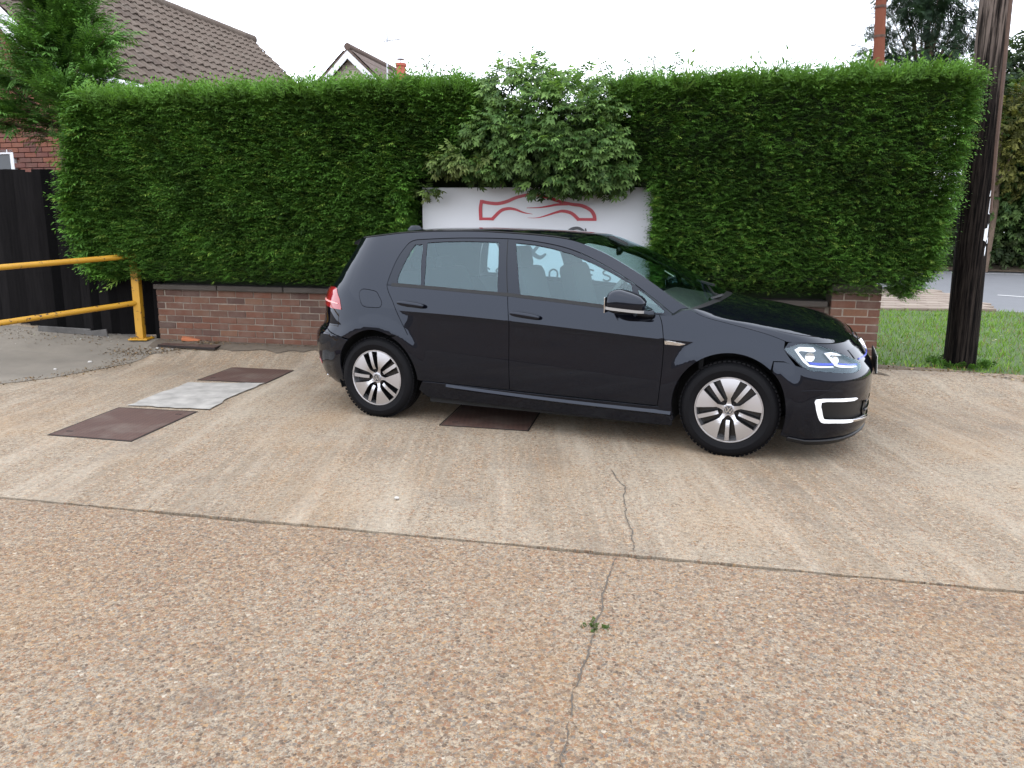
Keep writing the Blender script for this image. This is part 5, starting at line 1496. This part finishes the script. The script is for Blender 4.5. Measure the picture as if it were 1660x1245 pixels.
doors = {o.name.split('.')[0] + str(i): o for i, o in enumerate([c for c in car.children if c.name.startswith(('front_door', 'rear_door'))])}
dl = list(doors.values())
for d in dl:
    frontd = d.name.startswith('front'); seen = d.data.vertices[0].co.y < 0
    x, z, tilt = (1.238, .857, .10) if frontd else (.338, .893, .085)
    p = S0(x, z); sg = 1 if seen else -1
    h = superell('handle', .112, .018, .020, .7, .55, mat=M_paint, parent=d); h.location = (p[0], sg * (p[1] - .030), z + .003); h.rotation_euler = (0, tilt, 0)
    b_ = superell('handle_recess', .078, .005, .034, .9, .8, mat=M_gloss, parent=d); b_.location = (p[0] - .002, sg * (p[1] + .001), z - .008); b_.rotation_euler = (sg * .0, tilt, 0)
    for k in (-1, 1):
        o = MB().box((0, 0, 0), (.022, .03, .022)).build('handle_foot', M_gloss, d, bevel=.004); o.location = (p[0] + k * .086, sg * (p[1] - .012), z + .002 - k * tilt * .086)

# ---- wing mirrors
def mirror_deform(p):
    x, y, z = p; t = (x + .125) / .25                      # rear 0 .. front 1: blunt at the back, tapering forward
    k = 1.0 - .42 * max(0, t - .35) / .65
    z2 = z * k + .012 * t
    if z < 0: z2 = z * (.62 + .1 * t) * k
    y2 = y * (1 - .25 * t)
    return [x, y2, z2]


for sg in (1, -1):                                        # 1: seen side
    mr = empty('wing_mirror', parent=car)
    o = superell('shell', .128, .10, .096, .62, .60, 32, 20, M_paint, mr, mirror_deform); o.location = (1.968, -sg * 1.010, .972); o.rotation_euler = (0, .08, 0)
    V = []; F = []
    for i, u in enumerate(np.linspace(-2.9, -.30, 22)):
        cx = .1295 * math.copysign(abs(math.cos(u)) ** .6, math.cos(u)); cy = .102 * math.copysign(abs(math.sin(u)) ** .6, math.sin(u))
        t = (cx + .125) / .25
        for zz, kk in ((.004, 1.012), (-.014, 1.012)): V.append((cx * kk, cy * (1 - .25 * t) * kk, zz - .004))
    for i in range(21): F.append((i * 2, i * 2 + 1, i * 2 + 3, i * 2 + 2))
    o = obj('indicator_strip', mesh_data('indicator_strip', V, F, [simple('indicator_lens', (.26, .25, .24), .15)], True), mr); o.location = (1.968, -sg * 1.010, .955); o.rotation_euler = (0, .08, 0); o.scale = (1, sg, 1)
    o = MB().tube([(2.02, -sg * .95, .925), (2.075, -sg * .90, .905), (2.10, -sg * .865, .905)], [.032, .028, .035], 10).build('arm', M_gloss, mr, True); o.scale = (1, 1, 1)
    o = MB().box((0, 0, 0), (.006, .15, .10)).build('mirror_glass', M_chrome, mr, bevel=.002); o.location = (1.845, -sg * 1.010, .972)

# ---- wheels
def build_wheel(x, sg, rot):
    w = empty('wheel', (x, -sg * .858, .312), parent=car)
    if sg < 0: w.rotation_euler = (0, 0, math.pi)
    # local: outer face looks to -y
    prof = [(.206, .012), (.214, .002), (.222, -.004), (.236, -.0105), (.256, -.0140), (.258, -.0150), (.262, -.0140), (.280, -.012), (.294, -.004), (.304, .008), (.3125, .022), (.3150, .040), (.3155, .062), (.308, .064), (.308, .072), (.316, .074), (.316, .100), (.308, .102), (.308, .110), (.316, .112),
            (.3155, .140), (.308, .142), (.308, .150), (.315, .152), (.3125, .180), (.300, .196), (.26, .208), (.206, .195)]
    ty = MB().lathe(prof, 72, 'y', close=True)
    for k in range(66):                                    # shoulder tread blocks
        a = 2 * math.pi * k / 66; M = Matrix.Rotation(-a, 3, 'Y')
        ty.box(M @ Vector((.3115, .030, 0)), (.0085, .040, .0195), M @ Matrix.Rotation(.18, 3, 'Z'))
    ty.build('tyre', M_rubber, w, True)
    MB().lathe([(.207, .20), (.207, .012), (.213, .000), (.2165, -.003), (.2155, -.006), (.210, -.006), (.203, .004), (.200, .016), (.195, .19)], 72, 'y', close=True).build('rim', M_alloy, w, True)
    MB().lathe([(.0, .046), (.10, .046), (.20, .052), (.20, .06), (0, .06)], 48, 'y').build('rim_well', M_rimblk, w, True)
    MB().lathe([(0, .070), (.135, .070), (.135, .085), (0, .085)], 40, 'y').build('brake_disc', simple('brake_steel', (.22, .21, .20), .4, .9), w, True)
    # machined face: disc pierced by five pockets
    slots = []; bars = []
    for k in range(5):
        a = math.radians(rot + 72 * k); c, s = math.cos(a), math.sin(a)
        T = lambda r, v: (r * c - v * s, r * s + v * c)
        slots.append([T(.040, -.009), T(.037, 0), T(.040, .009), T(.050, .021), T(.068, .037), T(.105, .046), T(.1945, .0635), T(.2035, .02), T(.2045, 0), T(.2035, -.02), T(.1945, -.0635), T(.105, -.046), T(.068, -.037), T(.050, -.021)])
        bars.append([T(.068, -.0115), T(.068, .0115), T(.150, .0130), T(.2025, .0140), T(.2035, 0), T(.2025, -.0140), T(.150, -.0130)])
    ring = [(.2075 * math.cos(t), .2075 * math.sin(t)) for t in np.linspace(0, 2 * math.pi, 90, endpoint=False)]
    dep = lambda P: -.004 + .014 * np.exp(-((np.hypot(P[:, 0], P[:, 1]) - .045) / .035) ** 2) - .006 * np.sin(np.clip(np.hypot(P[:, 0], P[:, 1]) / .2075, 0, 1) * math.pi)

    def disc(name, outer, holes, mat, par, dy, lip, lipmat):
        P, T = tri_domain(outer, holes, .014); V = np.stack([P[:, 0], dep(P) + dy, P[:, 1]], 1); F = [tuple(t) for t in T]; fm = [0] * len(F); cnt = {}
        for t in T:
            for a, b in ((t[0], t[1]), (t[1], t[2]), (t[2], t[0])):
                k = (min(a, b), max(a, b)); cnt[k] = None if k in cnt else (a, b)
        n0 = len(V); V = np.r_[V, V + np.array([0, lip, 0])]
        for v in cnt.values():
            if v is not None: F.append((v[1], v[0], v[0] + n0, v[1] + n0)); fm.append(1)
        me = mesh_data(name, V, F, [mat, lipmat], False, fm); return obj(name, me, par)
    disc('wheel_face', ring, slots, M_alloy, w, 0, .030, M_rimblk)
    for b in bars: disc('spoke_bar', b, [], M_alloy, w, .004, .036, M_rimblk)
    for k in range(5):
        a = math.radians(rot + 72 * k); o = MB().lathe([(0, -.012), (.0075, -.012), (.010, -.002), (.010, .02), (0, .02)], 8, 'y').build('wheel_bolt', M_rimblk, w); o.location = (.049 * math.cos(a), .020, .049 * math.sin(a))
    cap = MB().lathe([(0, -.004), (.026, -.0035), (.0275, -.007), (.031, -.007), (.033, -.002), (.033, .014), (0, .014)], 36, 'y').build('centre_cap', M_alloy, w, True)
    M_cap = bpy.data.materials.get('cap_dark') or simple('cap_dark', (.05, .055, .065), .3)
    MB().lathe([(0, -.0050), (.0262, -.0050), (.0262, -.003), (0, -.003)], 30, 'y').build('cap_field', M_cap, cap)
    def lt(pts):
        m = MB(); ca, sa = math.cos(math.radians(rot - 270)), math.sin(math.radians(rot - 270))
        for (x0, z0), (x1, z1) in zip(pts[:-1], pts[1:]):
            d = Vector((x1 - x0, 0, z1 - z0)); M = Matrix.Rotation(-math.atan2(d.z, d.x), 3, 'Y')
            m.box(((x0 + x1) / 2, -.0062, (z0 + z1) / 2), (d.length + .002, .003, .0042), M)
        o = m.build('cap_mark', M_chrome, cap); o.rotation_euler = (0, -math.radians(CAPROT), 0)
    global CAPROT
    CAPROT = rot * .37 % 60 - 30
    lt([(-.013, .022), (0, -.001 + .003), (.013, .022)]); lt([(-.023, .011), (-.0115, -.019), (0, .002), (.0115, -.019), (.023, .011)])
    return w


CAPROT = 0
build_wheel(0.0, 1, 105); build_wheel(WB, 1, -90); build_wheel(0.0, -1, 30); build_wheel(WB, -1, 10)
# wheel wells, floor pan
for xw in (0.0, WB):
    for sg in (-1, 1):
        m = MB(); n = 28
        for k in range(n + 1):
            t = math.radians(-20 + 220 * k / n); m.v += [(xw + .385 * math.cos(t), sg * .80, .325 + .385 * math.sin(t)), (xw + .385 * math.cos(t), sg * .56, .325 + .385 * math.sin(t))]
        for k in range(n): m.f.append((2 * k, 2 * k + 1, 2 * k + 3, 2 * k + 2)); m.m.append(0)
        b = len(m.v); m.v += [(xw, sg * .56, .325)]
        for k in range(n): m.f.append((2 * k + 1, 2 * k + 3, b)); m.m.append(0)
        m.build('wheel_well', M_void, car)
MB().box((1.30, 0, .20), (1.75, 1.58, .10)).box((3.08, 0, .21), (.40, 1.30, .09)).box((-.50, 0, .27), (.24, 1.2, .09)).box((2.6, 0, .24), (.9, 1.05, .1)).box((0, 0, .27), (.9, 1.05, .1)).build('floor_pan', M_void, car)
MB().box((1.35, 0, .28), (3.2, 1.1, .02)).box((2.42, 0, .58), (.03, 1.45, .6)).box((-.2, 0, .5), (.6, 1.05, .3)).build('cabin_floor', M_cabin, car)

# ---- cabin
def cushion(name, c, s, parent, rot=(0, 0, 0), mat=None, bev=.05):
    o = MB().box((0, 0, 0), s).build(name, mat or M_cabin, parent, True, bevel=min(bev, .45 * min(s))); o.location = c; o.rotation_euler = rot
    return o


for sg in (-1, 1):
    st = empty('front_seat', (.13 if sg < 0 else .27, 0, 0), parent=car); y = sg * .37
    cushion('seat_cushion', (1.28, y, .52), (.52, .50, .16), st, (0, -.12, 0))
    cushion('seat_back', (.985, y, .85), (.15, .48, .66), st, (0, -.26, 0), bev=.06)
    cushion('head_rest', (.875, y, 1.235), (.09, .26, .17), st, (0, -.22, 0), bev=.04)
    for k in (-.06, .06): MB().tube([(.915, y + k, 1.10), (.885, y + k, 1.2)], .007, 6).build('rest_post', M_chrome, st)
rs = empty('rear_seat', parent=car)
cushion('seat_cushion', (.42, 0, .52), (.50, 1.25, .16), rs, (0, -.12, 0))
cushion('seat_back', (.10, 0, .82), (.16, 1.25, .60), rs, (0, -.35, 0), bev=.05)
for y in (-.40, 0, .40): cushion('head_rest', (-.04, y, 1.13), (.08, .26, .14), rs, (0, -.3, 0), bev=.035)
cushion('parcel_shelf', (-.24, 0, .98), (.38, 1.05, .03), car, mat=M_cabin2, bev=.01)
cushion('dashboard', (2.14, 0, .84), (.46, 1.36, .24), car, (0, .14, 0), M_cabin2, .07)
cushion('instrument_hood', (1.93, -.37, .955), (.22, .36, .08), car, (0, .1, 0), M_cabin2, .03)
swl = MB(); R_ = Matrix.Rotation(math.radians(-66), 3, 'Y')
for i in range(40):
    for j in range(8):
        a, b = 2 * math.pi * i / 40, 2 * math.pi * j / 8; r = .178 + .016 * math.cos(b)
        swl.v.append(tuple(R_ @ Vector((r * math.cos(a), r * math.sin(a), .016 * math.sin(b)))))
for i in range(40):
    for j in range(8): swl.f.append((i * 8 + j, ((i + 1) % 40) * 8 + j, ((i + 1) % 40) * 8 + (j + 1) % 8, i * 8 + (j + 1) % 8)); swl.m.append(0)
swl.box((0, 0, 0), (.09, .12, .04), R_).box(R_ @ Vector((0, .11, 0)), (.03, .13, .015), R_).box(R_ @ Vector((0, -.11, 0)), (.03, .13, .015), R_).tube([(0, 0, 0), (.25, 0, -.12)], .035, 8)
o = swl.build('steering_wheel', M_cabin2, car, True); o.location = (1.72, -.37, .93)
im = cushion('rear_view_mirror', (1.66, 0, 1.285), (.035, .23, .065), car, (0, .1, .15), M_gloss, .02)
cushion('sensor_housing', (1.62, 0, 1.352), (.16, .14, .05), im, (0, .35, 0), M_plast, .02); bpy.data.objects['sensor_housing'].location = (-.02, 0, .062)
o = MB().box((0, 0, 0), (.004, .055, .085)).build('screen_sticker', simple('paper_sticker', (.55, .62, .58), .7), ws); o.location = (1.985, .33, 1.105); o.rotation_euler = (0, -1.05, .2)
for sg in (-1, 1):                                        # belts from the B pillars
    MB().box((0, 0, 0), (.012, .004, .50), Matrix.Rotation(-.32, 3, 'Y')).build('seat_belt', M_cabin2, car, loc=(1.02, sg * .66, 1.08))
# ---------------------------------------------------------------- covers, cracks, litter, weeds, grass
M_rust = NT('rusty_chequer_plate'); _P = M_rust.objco()
_n = M_rust.noise(_P, 7, 5, .65); _c = M_rust.mix(_n, (.062, .033, .026), (.115, .060, .044))
_ck = M_rust.new('ShaderNodeTexChecker'); M_rust.link(M_rust.mapping(_P, (1, 1, 1), (0, 0, .785)), _ck.inputs['Vector']); _ck.inputs['Scale'].default_value = 38
_c = M_rust.mix(M_rust.math('MULTIPLY', _ck.outputs['Fac'], .35), _c, (.035, .022, .018)); _c = M_rust.mix(M_rust.ramp(M_rust.noise(_P, 2.5, 4, .6), [(.5, (0, 0, 0)), (.8, (.7, .7, .7))]), _c, (.17, .14, .115))
_bb = M_rust.pbsdf(Base_Color=_c, Roughness=.7, Metallic=.25); M_rust.link(M_rust.bump(M_rust.math('ADD', _ck.outputs['Fac'], _n), .8, .004), _bb.inputs['Normal']); M_rust = M_rust.mat
M_ironframe = simple('iron_frame', (.020, .014, .012), .8, .3)


def cover(corners, label, z=0.0):
    P = np.array(corners); c = P.mean(0); root = empty('access_cover', (c[0], c[1], z)); tag(root, label, 'cover', 'iron access covers in the concrete')
    Q = P - c
    def quad(name, Q0, Q1, z0, z1, mat, solid):
        V = [(*q, z1) for q in Q0] + [(*q, z0) for q in Q0]
        if solid: F = [(0, 1, 2, 3), (0, 4, 5, 1), (1, 5, 6, 2), (2, 6, 7, 3), (3, 7, 4, 0)]
        else:
            V += [(*q, z1) for q in Q1]; F = [(k, (k + 1) % 4, 8 + (k + 1) % 4, 8 + k) for k in range(4)] + [(k, k + 4, (k + 1) % 4 + 4, (k + 1) % 4) for k in range(4)]
        if poly_area(Q0) < 0: F = [f[::-1] for f in F]
        return obj(name, mesh_data(name, V, F, [mat]), root)
    quad('frame', Q, Q * .965, -.02, .0035, M_ironframe, False)
    pl_ = quad('plate', Q * .955, None, -.02, .0045, M_rust, True)
    for k in (0, 2):
        h = MB().box((0, 0, .005), (.045, .016, .002)).build('keyhole', M_ironframe, pl_, loc=tuple(Q[k] * .72) + (0,))
    return root


cover([(-3.011, 7.178), (-2.892, 8.063), (-2.203, 7.932), (-2.306, 7.044)], 'rusty chequered steel cover just beyond the pale concrete patch')
cover([(-3.256, 5.187), (-3.18, 6.037), (-2.491, 5.917), (-2.591, 5.037)], 'rusty steel cover on the viewer side of the pale concrete patch')
cover([(-.544, 5.548), (-.398, 6.369), (.267, 6.188), (.124, 5.399)], 'rusty steel cover half under the black car')
cover([(-4.0, 8.55), (-3.97, 8.90), (-3.27, 8.74), (-3.28, 8.36)], 'dirt-edged rusty cover at the foot of the brick wall', .125)
r_ = np.random.RandomState(21)
pp = [(p[0] + .035 * (r_.rand() - .5), p[1] + .035 * (r_.rand() - .5)) for p in densify([(-3.13, 6.10), (-3.03, 7.03), (-2.32, 7.04), (-2.40, 6.6), (-2.43, 5.97)], .09)]
o = sheet('concrete_patch', simple('fresh_concrete', (.27, .255, .23), .9, noise=.6, nscale=7, bump=.7, bscale=45), pp, .07, lambda X, Y: .004 + .004 * np.abs(wob(X, Y, 0, 6, 1)), .004, kind=None)
tag(o, 'pale concrete patch between two rusty covers', 'patch')
M_crack = simple('crack_dirt', (.085, .07, .055), .95)


def crack(pts, w, label, seed):
    r = np.random.RandomState(seed); P = densify(pts, .02, False); V = []; F = []; n = len(P); off = 0.0
    for i, p in enumerate(P):
        off = .85 * off + .0035 * r.randn(); ww = w * (.25 + 1.1 * r.rand()) * (1 if 2 < i < n - 3 else .3)
        V += [(p[0] + off - ww, p[1] + .004 * r.randn(), .0035), (p[0] + off + ww, p[1] + .004 * r.randn(), .0035)]
    F = [(2 * i, 2 * i + 1, 2 * i + 3, 2 * i + 2) for i in range(n - 1)]
    tag(obj('crack', mesh_data('crack', V, F, [M_crack])), label, kind='structure')


crack([(.60, 4.55), (.651, 4.185), (.586, 3.795), (.587, 3.545), (.563, 3.26)], .0028, 'crack across the pale slab', 1)
crack([(.477, 3.22), (.403, 2.946), (.364, 2.761), (.315, 2.596), (.249, 2.369), (.203, 2.176), (.16, 1.967), (.10, 1.6)], .0032, 'crack across the pebbled slab', 2)
# weed in the crack
wd = empty('weed', (.316, 2.605, 0)); tag(wd, 'tiny green weed growing in the concrete crack', 'weed')
n = 26; pos = .018 * rng.randn(n, 3) * np.array([1, 1, 0]); d = np.stack([rng.randn(n), rng.randn(n), .7 + rng.rand(n)], 1)
obj('leaves', spray_mesh('leaves', pos, d, np.stack([rng.randn(n), rng.randn(n), np.ones(n)], 1), .014 + .014 * rng.rand(n), np.array([.04, .075, .016]) * (.6 + .8 * rng.rand(n))[:, None], LEAFT, M_leaf), wd)['kind'] = 'stuff'

# fallen leaves and bits along the wall foot, apron edge and verge edge
def litter(name, label, pts, n, spread, zf, seed, cols, size=.035):
    r = np.random.RandomState(seed); P = np.array(densify(pts, .05, False)); i = r.randint(0, len(P), n)
    xy = P[i] + spread * r.randn(n, 2); z = zf(xy[:, 0], xy[:, 1]) + .010
    d = np.stack([r.randn(n), r.randn(n), .25 * r.randn(n)], 1); up = np.stack([.4 * r.randn(n), .4 * r.randn(n), np.ones(n)], 1)
    tv = np.array([(0, 0, 0), (.35, .28, .08), (.8, .2, .0), (1, 0, .1), (.7, -.22, .05), (.3, -.25, .1)]); tf = np.array([(0, 2, 1), (0, 3, 2), (0, 4, 3), (0, 5, 4)])
    c = np.array(cols)[r.randint(0, len(cols), n)] * (.6 + .7 * r.rand(n))[:, None]
    me = spray_mesh(name, np.c_[xy, z], d, up, size * .62 * (.35 + r.rand(n)), c, [(tv, tf)], M_leaf)
    o = obj(name, me); o['kind'] = 'stuff'; o['label'] = label; o['category'] = 'litter'
    return o


BRN = [(.12, .065, .03), (.20, .12, .06), (.08, .05, .03), (.26, .18, .10), (.14, .10, .06)]
litter('leaf_litter', 'brown leaf litter along the foot of the brick wall', [tuple(wp(s, .10, 0)[:2]) for s in (0.1, 2.6, 5, 7.9)], 900, .05, gz, 1, BRN)
litter('leaf_litter', 'brown leaf litter heaped by the yellow post', [(-4.5, 8.5), (-4.1, 8.40), (-3.6, 8.50), (-3.3, 8.75)], 700, .07, gz, 2, BRN)
litter('leaf_litter', 'brown crumbs along the edge of the grey apron', [(-4.80, 6.85), (-4.45, 7.2), (-4.15, 7.9), (-4.25, 8.3)], 500, .08, gz, 3, BRN, .03)
litter('leaf_litter', 'scattered bits on the grey apron by the fence', [(-6.3, 8.9), (-5.2, 8.85), (-4.6, 8.8)], 350, .12, gz, 4, BRN + [(.5, .5, .48)], .035)
litter('leaf_litter', 'dry leaves along the front of the grass verge', [(3.6, 7.40), (4.1, 7.15), (4.7, 6.78), (5.6, 6.4)], 900, .09, lambda X, Y: .03 + .09 * sst(-.1, .25, (Y - np.interp(X, [3.5, 4.65, 8], [7.42, 6.72, 5.4]))) + .015, 5, BRN + [(.35, .27, .16)], .05)
litter('leaf_litter', 'pale fallen leaves on the grass verge', [(3.9, 8.5), (5.2, 9.5), (6.3, 9.0)], 60, .5, lambda X, Y: vz(X, Y) + .05, 6, [(.30, .25, .15), (.45, .42, .36)], .05)
M_stone = simple('white_stone', (.42, .40, .37), .8)
for k, (x, y, s, lb) in enumerate(((-4.62, 7.62, .018, 'white pebble at the edge of the grey apron'), (-3.98, 8.50, .02, 'white pebble on the dirt by the wall cover'), (-3.33, 8.42, .02, 'pale pebble at the right corner of the wall cover'), (-.62, 3.95, .014, 'tiny white chip on the slab before the car'), (-4.5, 8.05, .024, 'pale stone among leaves before the yellow post'))):
    o = superell('pebble', s, s * .8, s * .5, .8, .9, 10, 6, M_stone); o.location = (x, y, float(gz(x, y)) + s * .35 + .006); o.rotation_euler = (0, 0, k); tag(o, lb, 'pebble', 'loose pebbles')
o = MB().box((0, 0, 0), (.20, .11, .03)).build('tile_shard', simple('orange_clay', (.42, .14, .06), .85), None, bevel=.006); o.location = (-3.72, 8.80, .155); o.rotation_euler = (.1, .15, .3); tag(o, 'broken orange clay tile lying against the brick wall', 'tile')

# grass on the verge
n = 26000
xy = np.stack([3.6 + 6.2 * rng.rand(n), 6.3 + 7.0 * rng.rand(n) ** 1.3], 1)
vp = np.array(verge_pts); ok = inpoly(xy, verge_pts)
fr = xy[:, 1] - np.interp(xy[:, 0], [3.62, 4.1, 4.7, 5.6, 8.0, 14], [7.46, 7.23, 6.86, 6.5, 5.6, 4.0])
ok &= rng.rand(n) < np.clip(.12 + fr / .45, 0, 1)
xy = xy[ok]; fr = fr[ok]; n = len(xy)
tv = np.array([(0, -.06, 0), (0, .06, 0), (.55, .045, .03), (.55, -.045, .03), (1, 0, .14)]); tf = np.array([(0, 1, 2), (0, 2, 3), (3, 2, 4)])
d = np.stack([.5 * rng.randn(n), .5 * rng.randn(n), np.ones(n)], 1); up = np.stack([rng.randn(n), rng.randn(n), .1 * np.ones(n)], 1)
patch = .5 + .5 * wob(xy[:, 0], xy[:, 1], 0, 2.2, 4)
c = np.array([.080, .185, .018]) + rng.rand(n)[:, None] * np.array([.12, .145, .026]); dry = (rng.rand(n) < .10 + .35 * (patch < .25) + .5 * (fr < .25)); c[dry] = np.array([.20, .16, .07]) * (.6 + .6 * rng.rand(dry.sum()))[:, None]
me = spray_mesh('grass', np.c_[xy, vz(xy[:, 0], xy[:, 1])], d, up, (.035 + .05 * rng.rand(n)) * (.7 + .5 * patch), c, [(tv, tf)], M_conifer)
tag(obj('grass', me), 'short green grass of the roadside verge', 'grass', kind='stuff')
n = 130; a = rng.rand(n) * 6.28; rr = .15 + .12 * rng.rand(n)
me = spray_mesh('weeds', np.stack([4.60 + rr * np.cos(a), 7.78 + rr * np.sin(a), np.full(n, .10)], 1), np.stack([np.cos(a), np.sin(a), .8 + rng.rand(n)], 1), np.stack([rng.randn(n), rng.randn(n), np.ones(n)], 1), .05 + .06 * rng.rand(n), np.array([.05, .11, .02]) * (.6 + .8 * rng.rand(n))[:, None], LEAFT, M_leaf)
tag(obj('weeds', me), 'low weeds round the foot of the tarred pole', 'weeds', kind='stuff')
